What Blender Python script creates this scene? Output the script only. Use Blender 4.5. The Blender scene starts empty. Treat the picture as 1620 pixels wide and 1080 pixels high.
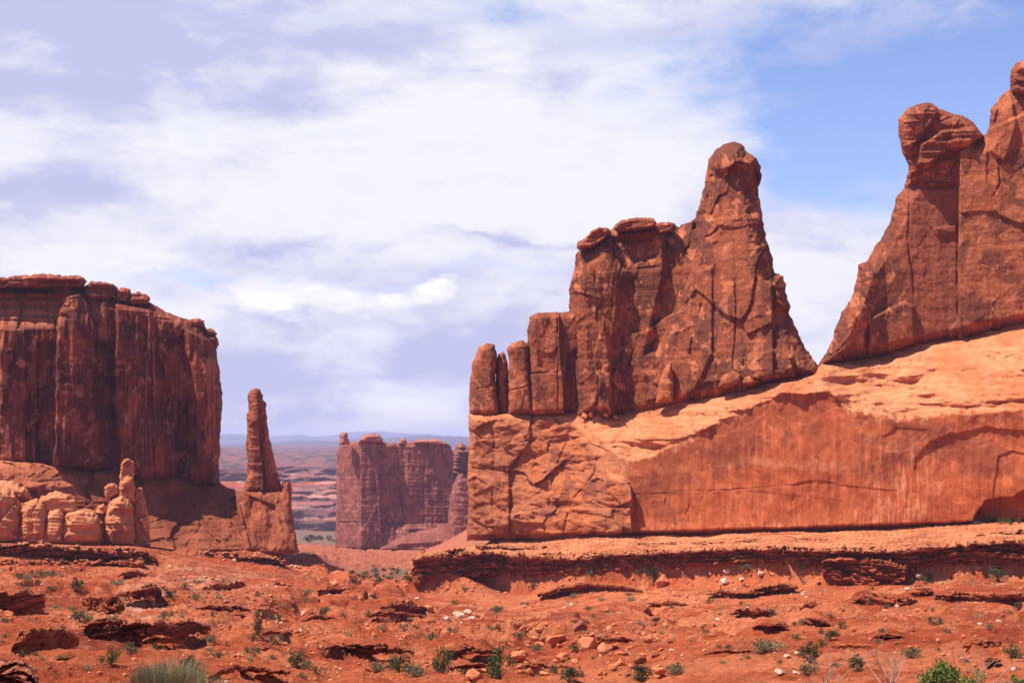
import bpy, bmesh, math, random
import numpy as np
from mathutils import Vector

S = bpy.context.scene
C = S.collection
F_PX, CX, HY = 2493.0, 810.0, 700.0          # focal length, principal column and horizon row of the 1620x1080 frame

# ------------------------------------------------------------------ camera, sky, sun, exposure
cd = bpy.data.cameras.new('camera')
cam = bpy.data.objects.new('camera', cd)
C.objects.link(cam)
cam.location = (0, 0, 0)
cam.rotation_euler = (math.radians(90), 0, 0)
cd.sensor_width = 36.0
cd.lens = 36.0 * F_PX / 1620.0
cd.shift_y = (HY - 540.0) / 1620.0
cd.clip_start, cd.clip_end = 0.5, 40000
S.camera = cam
S.view_settings.view_transform = 'Standard'
S.view_settings.look = 'None'
S.view_settings.exposure = 0.55
S.view_settings.gamma = 1.0
S.cycles.max_bounces = 6
S.cycles.volume_bounces = 1
S.cycles.use_denoising = True

SUN = Vector((-0.97, -0.20, 0)).normalized() * math.cos(math.radians(61))
SUN.z = math.sin(math.radians(61))
sl = bpy.data.lights.new('sun', 'SUN')
sl.energy = 5.0
sl.angle = math.radians(0.53)
sl.color = (1.0, 0.93, 0.84)
so = bpy.data.objects.new('sun', sl)
C.objects.link(so)
so.rotation_euler = (-SUN).to_track_quat('-Z', 'Y').to_euler()

W = bpy.data.worlds.new('World')
S.world = W
W.use_nodes = True


class NT:
    """small node-tree writer"""
    def __init__(self, tree):
        self.t = tree
    def n(self, kind, **kw):
        nd = self.t.nodes.new(kind)
        for k, v in kw.items():
            setattr(nd, k, v)
        return nd
    def put(self, sock, v):
        if isinstance(v, (int, float)):
            sock.default_value = v
        elif isinstance(v, (tuple, list)):
            sock.default_value = tuple(v)
        else:
            self.t.links.new(v, sock)
    def math(self, op, a, b=0.0, c=0.0, clamp=False):
        nd = self.n('ShaderNodeMath', operation=op, use_clamp=clamp)
        self.put(nd.inputs[0], a); self.put(nd.inputs[1], b); self.put(nd.inputs[2], c)
        return nd.outputs[0]
    def vec(self, op, a, b=(0, 0, 0)):
        nd = self.n('ShaderNodeVectorMath', operation=op)
        self.put(nd.inputs[0], a); self.put(nd.inputs[1], b)
        return nd.outputs['Value'] if op in ('LENGTH', 'DOT_PRODUCT', 'DISTANCE') else nd.outputs[0]
    def noise(self, v, scale, detail=5, rough=0.5, dist=0.0):
        nd = self.n('ShaderNodeTexNoise')
        self.put(nd.inputs['Vector'], v)
        nd.inputs['Scale'].default_value = scale
        nd.inputs['Detail'].default_value = detail
        nd.inputs['Roughness'].default_value = rough
        nd.inputs['Distortion'].default_value = dist
        return nd.outputs[0]
    def ramp(self, v, a, b, lo=0.0, hi=1.0):
        nd = self.n('ShaderNodeMapRange', interpolation_type='SMOOTHSTEP')
        self.put(nd.inputs[0], v)
        nd.inputs[1].default_value = a; nd.inputs[2].default_value = b
        nd.inputs[3].default_value = lo; nd.inputs[4].default_value = hi
        return nd.outputs[0]
    def mix(self, f, a, b, mode='MIX'):
        nd = self.n('ShaderNodeMix', data_type='RGBA', blend_type=mode)
        self.put(nd.inputs[0], f); self.put(nd.inputs[6], a); self.put(nd.inputs[7], b)
        return nd.outputs[2]


def build_sky():
    t = W.node_tree
    t.nodes.clear()
    k = NT(t)
    out = k.n('ShaderNodeOutputWorld')
    bg = k.n('ShaderNodeBackground')
    t.links.new(bg.outputs[0], out.inputs[0])
    sky = k.n('ShaderNodeTexSky', sky_type='NISHITA', sun_disc=False)
    sky.sun_elevation = math.radians(61)
    sky.sun_rotation = math.atan2(SUN.x, SUN.y)
    sky.altitude = 1400
    sky.air_density = 1.0
    sky.dust_density = 0.6
    sky.ozone_density = 1.5
    d = k.n('ShaderNodeTexCoord').outputs['Generated']
    sep = k.n('ShaderNodeSeparateXYZ')
    k.put(sep.inputs[0], d)
    dz = sep.outputs[2]
    # clouds live on a sphere of directions, squeezed vertically so that they lie in layers
    q = k.vec('MULTIPLY', d, (1, 1, 2.1))
    q2 = k.vec('MULTIPLY', d, (1, 1, 5.5))
    big = k.noise(k.vec('ADD', q, (3.1, 0.4, 7.7)), 3.2, 7, 0.5, 0.5)
    med = k.noise(k.vec('ADD', q, (8.3, 2.2, 1.9)), 8.0, 9, 0.56, 0.3)
    lay = k.noise(k.vec('ADD', q2, (1.3, 5.2, 0.9)), 6.0, 9, 0.58, 0.2)
    puf = k.noise(k.vec('ADD', k.vec('MULTIPLY', d, (1, 1, 2.6)), (4.4, 7.1, 2.0)), 17.0, 10, 0.6, 0.25)

    wn = k.n('ShaderNodeTexNoise')
    k.put(wn.inputs['Vector'], q)
    wn.inputs['Scale'].default_value = 7.0
    wn.inputs['Detail'].default_value = 7
    wn.inputs['Roughness'].default_value = 0.6
    dw = k.vec('ADD', d, k.vec('MULTIPLY', k.vec('SUBTRACT', wn.outputs[1], (0.5, 0.5, 0.5)), (0.30, 0.0, 0.13)))

    def blob(px, py, wx, wy):
        """soft bump around one direction of the sky"""
        c = Vector(((px - CX) / F_PX, 1, (HY - py) / F_PX)).normalized()
        o = k.vec('MULTIPLY', k.vec('SUBTRACT', dw, tuple(c)), (F_PX / wx, F_PX / wx, F_PX / wy))
        l = k.vec('LENGTH', o)
        return k.math('POWER', 2.718, k.math('MULTIPLY', k.math('MULTIPLY', l, l), -1.0))

    def total(lst):
        s = None
        for b, w in lst:
            x = k.math('MULTIPLY', b, w)
            s = x if s is None else k.math('ADD', s, x)
        return s
    # cover: 1 = cloud, falls to clear sky in the blue windows
    holes = total([(blob(1490, 190, 300, 170), 0.43), (blob(1240, 60, 160, 90), 0.12), (blob(1640, 30, 160, 120), 0.35), (blob(1330, 240, 150, 70), 0.25),
                   (blob(700, 70, 130, 50), 0.16), (blob(880, 60, 120, 60), 0.14), (blob(1080, 60, 160, 50), 0.12),
                   (blob(560, 10, 160, 40), 0.10), (blob(640, 455, 330, 18), 0.20), (blob(270, 445, 120, 16), 0.22)])
    low = k.ramp(dz, 0.0, 0.10, 0.10, 0.0)
    cov = k.math('ADD', k.math('MULTIPLY', big, 0.40), k.math('MULTIPLY', med, 0.42))
    cov = k.math('ADD', cov, k.math('MULTIPLY', lay, 0.20))
    cov = k.math('ADD', cov, k.math('MULTIPLY', puf, 0.45))
    cov = k.math('SUBTRACT', k.math('ADD', cov, 0.04), holes)
    # the bank of cloud fills the sky ahead; overhead and behind it opens to blue
    cov = k.math('SUBTRACT', cov, k.ramp(dz, 0.30, 0.50, 0.0, 0.6))
    cov = k.math('SUBTRACT', cov, k.ramp(sep.outputs[1], 0.7, 0.1, 0.0, 0.5))
    cover = k.ramp(k.math('SUBTRACT', cov, low), 0.36, 0.76)
    # density: thick parts are greyer and violet, thin parts white
    dark = total([(blob(90, 10, 230, 45), 0.50), (blob(60, 120, 260, 80), 0.18), (blob(330, 60, 260, 60), 0.16),
                  (blob(40, 310, 110, 22), 0.16), (blob(500, 372, 190, 16), 0.24), (blob(820, 388, 160, 14), 0.26),
                  (blob(620, 590, 420, 60), 0.14), (blob(620, 290, 200, 40), 0.08)])
    bright = total([(blob(700, 270, 380, 110), 0.42), (blob(100, 420, 140, 24), 0.30), (blob(420, 480, 110, 26), 0.42),
                    (blob(640, 500, 80, 16), 0.22), (blob(900, 20, 300, 60), 0.10), (blob(1300, 430, 130, 90), 0.30),
                    (blob(420, 350, 220, 40), 0.12)])
    g = k.math('ADD', k.math('MULTIPLY', med, 0.6), k.math('ADD', k.math('MULTIPLY', lay, 0.7), k.math('MULTIPLY', puf, 0.9)))
    g = k.math('SUBTRACT', k.math('ADD', g, k.math('SUBTRACT', k.math('MULTIPLY', dark, k.ramp(med, 0.32, 0.62, 0.35, 1.35)), bright)), 0.73)
    grey = k.ramp(g, 0.12, 0.66)
    white = (0.93, 0.93, 1.0, 1)
    viol = (0.56, 0.575, 0.85, 1)
    cloud = k.mix(grey, white, viol)
    # crisp cumulus heads, only where the bright bumps sit low in the sky
    head = total([(blob(420, 482, 130, 40), 1.0), (blob(90, 412, 170, 30), 0.8), (blob(640, 505, 110, 26), 0.7),
                  (blob(720, 470, 90, 18), 0.5), (blob(1290, 500, 130, 120), 0.35), (blob(520, 545, 200, 18), 0.4)])
    hm = k.ramp(k.math('ADD', k.math('ADD', k.math('MULTIPLY', puf, 0.95), k.math('MULTIPLY', med, 0.10)), k.math('MULTIPLY', head, 0.16)), 0.58, 0.76)
    cloud = k.mix(k.math('MULTIPLY', hm, k.ramp(head, 0.08, 0.5)), cloud, (1.03, 1.02, 1.06, 1))
    skyc = k.mix(1.0, sky.outputs[0], (SKY_K * 1.32, SKY_K * 1.22, SKY_K * 1.5, 1), 'MULTIPLY')
    col = k.mix(cover, skyc, k.mix(1.0, cloud, (CLD_K, CLD_K, CLD_K, 1), 'MULTIPLY'))
    k.put(bg.inputs[0], col)
    bg.inputs[1].default_value = 0.10


SKY_K, CLD_K = 0.84, 6.9
build_sky()

# ------------------------------------------------------------------ numpy noise
_g = np.array([[1, 1, 0], [-1, 1, 0], [1, -1, 0], [-1, -1, 0], [1, 0, 1], [-1, 0, 1], [1, 0, -1], [-1, 0, -1],
               [0, 1, 1], [0, -1, 1], [0, 1, -1], [0, -1, -1], [1, 1, 0], [-1, 1, 0], [0, -1, 1], [0, -1, -1]], np.float32)
_perm = np.random.RandomState(7).permutation(256).astype(np.int32)
_perm = np.concatenate([_perm, _perm, _perm])


def perlin(x, y, z=0.0, seed=0):
    x, y, z = np.broadcast_arrays(np.asarray(x, np.float32) + seed * 17.31, np.asarray(y, np.float32) - seed * 9.17, np.asarray(z, np.float32) + seed * 3.73)
    xi, yi, zi = np.floor(x).astype(np.int32), np.floor(y).astype(np.int32), np.floor(z).astype(np.int32)
    xf, yf, zf = x - xi, y - yi, z - zi
    u, v, w = (t * t * t * (t * (t * 6 - 15) + 10) for t in (xf, yf, zf))
    r = 0
    for a in (0, 1):
        for b in (0, 1):
            for c in (0, 1):
                h = _perm[_perm[_perm[(xi + a) & 255] + ((yi + b) & 255)] + ((zi + c) & 255)] & 15
                gr = _g[h]
                dt = gr[..., 0] * (xf - a) + gr[..., 1] * (yf - b) + gr[..., 2] * (zf - c)
                r = r + dt * (u if a else 1 - u) * (v if b else 1 - v) * (w if c else 1 - w)
    return r


def fbm(x, y, z=0.0, o=4, seed=0, gain=0.5):
    s, a, f = 0, 1.0, 1.0
    for i in range(o):
        s = s + a * perlin(np.asarray(x) * f, np.asarray(y) * f, np.asarray(z) * f, seed + i)
        a *= gain
        f *= 2.03
    return s


def sst(a, b, x):
    t = np.clip((np.asarray(x, float) - a) / (b - a), 0, 1)
    return t * t * (3 - 2 * t)


def _h(i, j, s):
    n = (i.astype(np.int64) * 73856093) ^ (j.astype(np.int64) * 19349663) ^ (s * 83492791)
    n = (n ^ (n >> 13)) * 1274126177 & 0x7fffffff
    n = (n ^ (n >> 15)) * 668265263 & 0x7fffffff
    return (n & 0xfffff) / float(0xfffff)


def worley(u, v, seed=0):
    """broken rock: per-cell offset, tilted plane and distance to the joints"""
    iu, iv = np.floor(u).astype(int), np.floor(v).astype(int)
    f1 = np.full(u.shape, 9.0); f2 = f1.copy()
    off = np.zeros(u.shape); tu = off.copy(); tv = off.copy()
    for a in (-1, 0, 1):
        for b in (-1, 0, 1):
            ci, cj = iu + a, iv + b
            du = u - (ci + _h(ci, cj, seed + 1))
            dv = v - (cj + _h(ci, cj, seed + 2))
            d = np.hypot(du, dv)
            near = d < f1
            f2 = np.where(near, f1, np.minimum(f2, d))
            off = np.where(near, _h(ci, cj, seed + 3) * 2 - 1, off)
            t1 = (_h(ci, cj, seed + 4) * 2 - 1) * du + (_h(ci, cj, seed + 5) * 2 - 1) * dv
            tu = np.where(near, t1, tu)
            f1 = np.minimum(f1, d)
    return off, tu, f2 - f1


def facets(X, Z, su, sv, seed, a_off=0.5, a_tilt=1.0, crack=0.5, cw=0.06):
    w1 = fbm(X / su * 0.7, Z / sv * 0.7, 0, 3, seed + 40) * 0.22
    w2 = fbm(X / su * 0.7, Z / sv * 0.7, 5.5, 3, seed + 41) * 0.22
    o, t, e = worley(X / su + w1, Z / sv + w2, seed)
    return a_off * o + a_tilt * t - crack * (1 - sst(0, cw, e))


# ------------------------------------------------------------------ materials
def rock_material(name, bump=0.5, fine=1.0, rough=0.92, dist=0.25, bed=0.6):
    m = bpy.data.materials.new(name)
    m.use_nodes = True
    t = m.node_tree
    k = NT(t)
    b = t.nodes['Principled BSDF']
    b.inputs['Roughness'].default_value = rough
    b.inputs['Specular IOR Level'].default_value = 0.12
    at = k.n('ShaderNodeAttribute', attribute_name='tone')
    g = k.n('ShaderNodeNewGeometry').outputs['Position']
    n1 = k.noise(g, 0.55 * fine, 8, 0.62)
    n2 = k.noise(k.vec('MULTIPLY', g, (1, 1, 3.5)), 0.9 * fine, 7, 0.65, 0.4)
    n3 = k.noise(g, 4.5 * fine, 5, 0.65)
    v = k.math('ADD', k.math('MULTIPLY', n1, 0.75), k.math('MULTIPLY', n2, 0.35 + 0.5 * bed))
    v = k.math('ADD', v, k.math('MULTIPLY', n3, 0.35))
    f = k.ramp(v, 0.5, 1.3, 0.62, 1.38)
    cc = k.n('ShaderNodeCombineColor')
    k.put(cc.inputs[0], k.math('MULTIPLY', f, 1.07))
    k.put(cc.inputs[1], k.math('MULTIPLY', k.math('POWER', f, 1.15), 0.945)); k.put(cc.inputs[2], k.math('MULTIPLY', k.math('POWER', f, 1.25), 0.90))
    k.put(b.inputs['Base Color'], k.mix(1.0, at.outputs['Color'], cc.outputs[0], 'MULTIPLY'))
    bp = k.n('ShaderNodeBump')
    bp.inputs['Strength'].default_value = bump
    bp.inputs['Distance'].default_value = dist
    k.put(bp.inputs['Height'], k.math('ADD', k.math('MULTIPLY', n1, 1.6), k.math('ADD', k.math('MULTIPLY', n2, bed), k.math('MULTIPLY', n3, 0.4))))
    k.put(b.inputs['Normal'], bp.outputs[0])
    return m


def leaf_material(name, col, var=0.3):
    m = bpy.data.materials.new(name)
    m.use_nodes = True
    t = m.node_tree
    k = NT(t)
    b = t.nodes['Principled BSDF']
    b.inputs['Roughness'].default_value = 0.75
    b.inputs['Specular IOR Level'].default_value = 0.2
    g = k.n('ShaderNodeNewGeometry')
    ri = g.outputs['Random Per Island']
    oi = k.n('ShaderNodeObjectInfo').outputs['Random']
    f = k.math('ADD', k.math('MULTIPLY', ri, 2 * var), k.math('ADD', k.math('MULTIPLY', oi, var), 1 - 1.4 * var))
    cc = k.n('ShaderNodeCombineColor')
    for i in range(3):
        k.put(cc.inputs[i], k.math('MULTIPLY', f, col[i]))
    k.put(b.inputs['Base Color'], cc.outputs[0])
    return m


M_ROCK = rock_material('red_sandstone', 0.6, 1.0, dist=0.4, bed=0.25)
M_SMOOTH = rock_material('streaked_sandstone', 0.4, 0.9, dist=0.25, bed=0.15)
M_ROCK_FAR = rock_material('far_sandstone', 0.5, 0.35, dist=0.8)
M_SOIL = rock_material('red_soil', 1.0, 1.3, 0.95, dist=0.45, bed=0.5)
M_STONE = rock_material('loose_stone', 0.5, 3.0, dist=0.08)
M_SAGE = leaf_material('sage_leaf', (0.155, 0.138, 0.062))
M_GREEN = leaf_material('green_leaf', (0.085, 0.10, 0.026))
M_DARK = leaf_material('juniper_leaf', (0.055, 0.06, 0.025))
M_FRESH = leaf_material('fresh_leaf', (0.125, 0.165, 0.035), 0.4)
M_DRY = leaf_material('dry_grass', (0.34, 0.25, 0.12))
M_PALE = leaf_material('pale_grass', (0.34, 0.29, 0.15))
M_TWIG = leaf_material('bare_twig', (0.40, 0.29, 0.22), 0.15)
M_STEM = leaf_material('stem_bark', (0.10, 0.065, 0.045), 0.15)

# base colours
PEACH = np.array([0.58, 0.25, 0.115])
ORANGE = np.array([0.47, 0.155, 0.058])
RED = np.array([0.52, 0.145, 0.052])
VARN = np.array([0.16, 0.048, 0.027])
DKRED = np.array([0.25, 0.06, 0.028])
SOIL = np.array([0.33, 0.070, 0.022])


def lerp(a, b, t):
    t = np.asarray(t)[..., None]
    return a * (1 - t) + b * t


# ------------------------------------------------------------------ meshes and things
def np_mesh(name, V, Q, tone=None, mat=None, smooth=True):
    me = bpy.data.meshes.new(name)
    Q = np.asarray(Q, np.int32)
    k = Q.shape[1]
    me.vertices.add(len(V)); me.vertices.foreach_set('co', np.asarray(V, np.float32).ravel())
    me.loops.add(Q.size); me.loops.foreach_set('vertex_index', Q.ravel())
    me.polygons.add(len(Q))
    me.polygons.foreach_set('loop_start', np.arange(0, Q.size, k, dtype=np.int32))
    me.polygons.foreach_set('use_smooth', np.full(len(Q), smooth))
    me.update(calc_edges=True)
    me.validate()
    if tone is not None:
        a = me.attributes.new('tone', 'FLOAT_COLOR', 'POINT')
        if len(a.data) == len(V):
            c = np.ones((len(V), 4), np.float32)
            c[:, :3] = tone
            a.data.foreach_set('color', c.ravel())
    if mat:
        me.materials.append(mat)
    return me


def tag(o, label=None, cat=None, group=None, kind=None):
    if label: o['label'] = label
    if cat: o['category'] = cat
    if group: o['group'] = group
    if kind: o['kind'] = kind
    return o


def thing(name, loc, label, cat, group=None):
    o = bpy.data.objects.new(name, None)
    o.empty_display_size = 1.0
    C.objects.link(o)
    o.location = loc
    return tag(o, label, cat, group)


def link(name, me, parent=None, loc=None):
    o = bpy.data.objects.new(name, me)
    C.objects.link(o)
    if parent: o.parent = parent
    if loc is not None: o.location = loc
    return o


def pt(px, py, D):
    return np.stack([(px - CX) / F_PX * D, D + 0 * px, (HY - py) / F_PX * D], -1)


def interp(pts):
    a = np.array(sorted(pts), float)
    return lambda x: np.interp(x, a[:, 0], a[:, 1])


def sdist(px, py, poly):
    """signed distance in the wall's own coordinates, positive inside"""
    P = np.asarray(poly, float)
    n = len(P)
    d2 = np.full(px.shape, 1e18)
    ins = np.zeros(px.shape, bool)
    for i in range(n):
        ax, ay = P[i]; bx, by = P[(i + 1) % n]
        ex, ey = bx - ax, by - ay
        L = ex * ex + ey * ey + 1e-9
        t = np.clip(((px - ax) * ex + (py - ay) * ey) / L, 0, 1)
        d2 = np.minimum(d2, (px - ax - t * ex) ** 2 + (py - ay - t * ey) ** 2)
        if ay != by:
            c = (ay > py) != (by > py)
            ins ^= c & (px < (bx - ax) * (py - ay) / (by - ay) + ax)
    d = np.sqrt(d2)
    return np.where(ins, d, -d)


def line_dist(px, py, pl):
    d2 = np.full(px.shape, 1e18)
    for (ax, ay), (bx, by) in zip(pl[:-1], pl[1:]):
        ex, ey = bx - ax, by - ay
        L = ex * ex + ey * ey + 1e-9
        t = np.clip(((px - ax) * ex + (py - ay) * ey) / L, 0, 1)
        d2 = np.minimum(d2, (px - ax - t * ex) ** 2 + (py - ay - t * ey) ** 2)
    return np.sqrt(d2)


def prof(s):
    s = np.clip(s, 0, 1)
    return np.sqrt(np.maximum(1 - (1 - s) ** 2, 0))


def relief(name, poly, D0, Ff, col, thick=8.0, r_back=30.0, step=1.5, rough=1.5, rs=14.0, seed=0, mat=None, parent=None, base=(0, 0, 0), jag=0.0):
    """a closed rock body: outline, a carved front and a rounded back, built where it stands"""
    P = np.asarray(poly, float)
    x0, y0 = P.min(0) - 2 * step - rough; x1, y1 = P.max(0) + 2 * step + rough
    xs, ys = np.arange(x0, x1 + step, step), np.arange(y0, y1 + step, step)
    px, py = np.meshgrid(xs, ys)

    def sdw(px, py):
        wx = rough * fbm(px / rs, py / rs, 0, 4, seed + 90, 0.6)
        wy = rough * fbm(px / rs, py / rs, 4.4, 4, seed + 95, 0.6)
        if jag:
            for wd in (9.0, 3.7):
                cq = np.floor(px / wd + 0.8 * fbm(px / 20, py / 8, 1, 2, seed + 91)).astype(int)
                wy = wy + jag * (wd / 9) ** 0.5 * (_h(cq, cq * 0, seed + int(wd)) - 0.5)
        return sdist(px + wx, py + wy, P)
    sd = sdw(px, py)
    ins = sd > 0
    cell = ins[:-1, :-1] | ins[1:, :-1] | ins[:-1, 1:] | ins[1:, 1:]
    used = np.zeros(px.shape, bool)
    used[:-1, :-1] |= cell; used[1:, :-1] |= cell; used[:-1, 1:] |= cell; used[1:, 1:] |= cell
    idx = np.full(px.shape, -1); idx[used] = np.arange(used.sum())
    ux, uy, us = px[used].copy(), py[used].copy(), sd[used].copy()
    o = us < 0
    for _ in range(2):
        qx, qy = ux[o], uy[o]
        e = 0.4
        s = sdw(qx, qy)
        gx = (sdw(qx + e, qy) - sdw(qx - e, qy)) / (2 * e); gy = (sdw(qx, qy + e) - sdw(qx, qy - e)) / (2 * e)
        gl = np.maximum(np.hypot(gx, gy), 0.5)
        mv = np.clip(-s, -2 * step, 2 * step)
        ux[o] = qx + gx / gl * mv; uy[o] = qy + gy / gl * mv
    us = np.maximum(us, 0)
    d0 = D0(ux) if callable(D0) else np.full(ux.shape, float(D0))
    X = (ux - CX) / F_PX * d0
    Z = (HY - uy) / F_PX * d0
    F = Ff(ux, uy, us, X, Z)
    B = -thick * prof(us / r_back) - 0.15
    B = np.minimum(B, F - 0.3 - 0.6 * thick * prof(us / r_back))
    V = np.concatenate([pt(ux, uy, d0 - F), pt(ux, uy, d0 - B)]) - np.asarray(base)
    n = len(ux)
    a, b, c, d = idx[:-1, :-1][cell], idx[:-1, 1:][cell], idx[1:, 1:][cell], idx[1:, :-1][cell]
    fr = np.stack([a, d, c, b], 1)
    bk = np.stack([a, b, c, d], 1) + n
    pc = np.pad(cell, 1)
    sides = []
    ny, nx = px.shape
    h = pc[:-1, 1:-1] != pc[1:, 1:-1]
    I, J = np.nonzero(h)
    p, q = idx[I, J], idx[I, J + 1]
    up = pc[:-1, 1:-1][I, J]
    sides.append(np.where(up[:, None], np.stack([p, q, q + n, p + n], 1)[:, ::-1], np.stack([p, q, q + n, p + n], 1)))
    v = pc[1:-1, :-1] != pc[1:-1, 1:]
    I, J = np.nonzero(v)
    p, q = idx[I, J], idx[I + 1, J]
    lf = pc[1:-1, :-1][I, J]
    sides.append(np.where(lf[:, None], np.stack([p, q, q + n, p + n], 1), np.stack([p, q, q + n, p + n], 1)[:, ::-1]))
    Q = np.concatenate([fr, bk] + sides)
    tone = col(ux, uy, us, X, Z, F)
    me = np_mesh(name, V, Q, np.concatenate([tone, tone]), mat or M_ROCK)
    return link(name, me, parent)


def bump(px, py, poly, amt, soft=4.0):
    return amt * sst(0, soft, sdist(px, py, poly) + soft * 0.3)


def cracks(px, py, lines, depth=1.2, w=1.6, seed=3):
    wx = 1.6 * fbm(px / 22, py / 22, 0, 4, seed); wy = 1.6 * fbm(px / 22, py / 22, 7, 4, seed)
    s = 0
    w = w * 0.62
    part = 0.25 + 0.75 * sst(-0.25, 0.2, fbm(px / 30, py / 30, 3, 3, seed + 1))
    for l in lines:
        s = s - 0.8 * depth * part * np.exp(-(line_dist(px + wx, py + wy, l) / w) ** 2)
    return s


def strata(Z, X, step, seed, amp):
    """ledges weathered along the bedding: soft seams cut in, hard beds stand out"""
    q = Z / step + 0.5 * fbm(X / 25, Z / 25, 0, 3, seed)
    n = perlin(q, 0.31 * seed, X / 60, seed) + 0.5 * perlin(q * 2.3, 1.7, X / 30, seed + 1)
    return amp * np.clip(n * 1.6, -1, 1)


# ------------------------------------------------------------------ ground
def Dw(px):
    return 394.0 / (1 + 0.964 * (np.asarray(px, float) - CX) / F_PX)      # line of the right-hand cliff


COLS = {   # column -> (distance, image row) of the ground along it
    -900: [(30, 1060), (60, 1030), (100, 990), (200, 930), (350, 870), (450, 850), (900, 790), (3000, 730), (12000, 706)],
    -300: [(30, 1068), (60, 1036), (100, 992), (150, 955), (200, 930), (300, 890), (345, 876), (352, 862), (400, 852), (900, 800), (3000, 738), (12000, 706)],
    0: [(30, 1078), (60, 1048), (100, 1005), (150, 966), (200, 938), (250, 917), (300, 903), (338, 893), (350, 864), (380, 857), (420, 852), (600, 850), (1100, 862), (2200, 845), (2600, 775), (3000, 738), (5000, 716), (12000, 704)],
    200: [(30, 1084), (60, 1056), (100, 1018), (150, 980), (200, 950), (250, 928), (300, 908), (345, 894), (356, 870), (380, 864), (420, 860), (600, 856), (1100, 862), (2200, 845), (2600, 775), (3000, 738), (5000, 716), (12000, 704)],
    400: [(30, 1102), (60, 1073), (100, 1040), (150, 1003), (200, 970), (250, 946), (300, 926), (350, 909), (390, 898), (400, 880), (440, 873), (520, 868), (700, 880), (1100, 864), (2200, 845), (2600, 775), (3000, 738), (5000, 716), (12000, 704)],
    490: [(30, 1112), (60, 1083), (100, 1050), (150, 1012), (200, 982), (250, 957), (300, 937), (350, 920), (400, 905), (450, 890), (500, 879), (560, 876), (800, 874), (1100, 864), (2200, 845), (2600, 775), (3000, 738), (5000, 716), (12000, 704)],
    550: [(30, 1116), (60, 1088), (100, 1056), (150, 1018), (200, 988), (250, 962), (300, 942), (350, 926), (400, 913), (450, 906), (520, 905), (620, 902), (700, 895), (850, 881), (1000, 871), (1100, 867), (2200, 845), (2600, 775), (3000, 738), (5000, 716), (12000, 704)],
    630: [(30, 1120), (60, 1092), (100, 1062), (150, 1027), (200, 998), (250, 974), (300, 954), (350, 938), (400, 929), (500, 921), (600, 912), (700, 901), (850, 885), (1000, 872), (1100, 867), (2200, 848), (3000, 745), (12000, 704)],
    665: [(30, 1122), (60, 1095), (100, 1066), (150, 1034), (200, 1005), (250, 980), (300, 958), (340, 954), (374, 938), (378, 884), (395, 872), (410, 868), (425, 925), (500, 918), (600, 910), (700, 900), (1100, 866), (2200, 850), (12000, 706)],
    800: [(30, 1124), (60, 1097), (100, 1070), (150, 1040), (200, 1012), (250, 988), (300, 974), (335, 962), (367.5, 932), (370.5, 880), (396, 851), (430, 846), (700, 846), (3000, 760), (12000, 706)],
    1000: [(30, 1112), (50, 1090), (70, 1070), (100, 1046), (140, 1020), (190, 989), (240, 968), (285, 956), (338, 926), (341, 873), (368, 845), (420, 838), (700, 838), (3000, 760), (12000, 706)],
    1300: [(25, 1100), (35, 1084), (60, 1054), (100, 1023), (150, 992), (200, 970), (245, 962), (303, 926), (306, 866), (331, 838), (400, 826), (700, 826), (3000, 760), (12000, 706)],
    1620: [(20, 1105), (30, 1090), (40, 1077), (60, 1048), (100, 1008), (140, 978), (180, 958), (225, 946), (272.5, 916), (276, 856), (300, 826), (400, 815), (700, 810), (3000, 760), (12000, 706)],
    2300: [(20, 1095), (40, 1060), (100, 990), (180, 930), (220, 880), (230, 840), (260, 812), (400, 790), (900, 760), (3000, 730), (12000, 706)],
}


def build_ground_table():
    tan_in = np.linspace(-0.38, 0.38, 1060)
    az = np.arctan(tan_in)
    left = np.linspace(-math.pi, az[0], 90, endpoint=False)
    az = np.concatenate([left, az, -left[::-1]])
    D = np.concatenate([np.geomspace(0.5, 14, 40, endpoint=False), np.geomspace(14, 520, 1150, endpoint=False), np.geomspace(520, 900, 90, endpoint=False), np.geomspace(900, 12000, 170)])
    keys = sorted(COLS)
    zt = []
    for kx in keys:
        a = np.array([(0.5, 0)] + COLS[kx], float)
        z = -(a[:, 1] - HY) / F_PX * a[:, 0]
        z[0] = -1.75
        zt.append(np.interp(D, a[:, 0], z))
    zt = np.array(zt)
    near_w = sst(70, 200, D)
    # every ray's own distance is measured straight ahead; beyond the frame fade to a plain slope
    pcol = CX + F_PX * np.tan(np.clip(az, -0.62, 0.62))
    Z = np.empty((len(az), len(D)))
    # smooth across columns with a cubic (catmull-rom-like) blend
    ka = np.array(keys, float)
    i = np.clip(np.searchsorted(ka, pcol) - 1, 0, len(ka) - 2)
    t = np.clip((pcol - ka[i]) / (ka[i + 1] - ka[i]), 0, 1)
    t = (t * t * (3 - 2 * t)) * 0.6 + t * 0.4
    for n, p in enumerate(pcol):
        zz = []
        for kk in (i[n], i[n] + 1):
            if keys[kk] >= 665 and p >= 665:
                sc = 1 + (float(Dw(keys[kk])) / float(Dw(p)) - 1) * near_w
                zz.append(np.interp(D * sc, D, zt[kk]))
            else:
                zz.append(zt[kk])
        Z[n] = zz[0] * (1 - t[n]) + zz[1] * t[n]
    plain = np.interp(D, [0.5, 30, 300, 12000], [-1.75, -4.5, -20, -30])
    wgt = sst(0.5, 1.2, np.abs(az))[:, None]
    Z = Z * (1 - wgt) + plain[None] * wgt
    return az, D, Z, pcol


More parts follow.
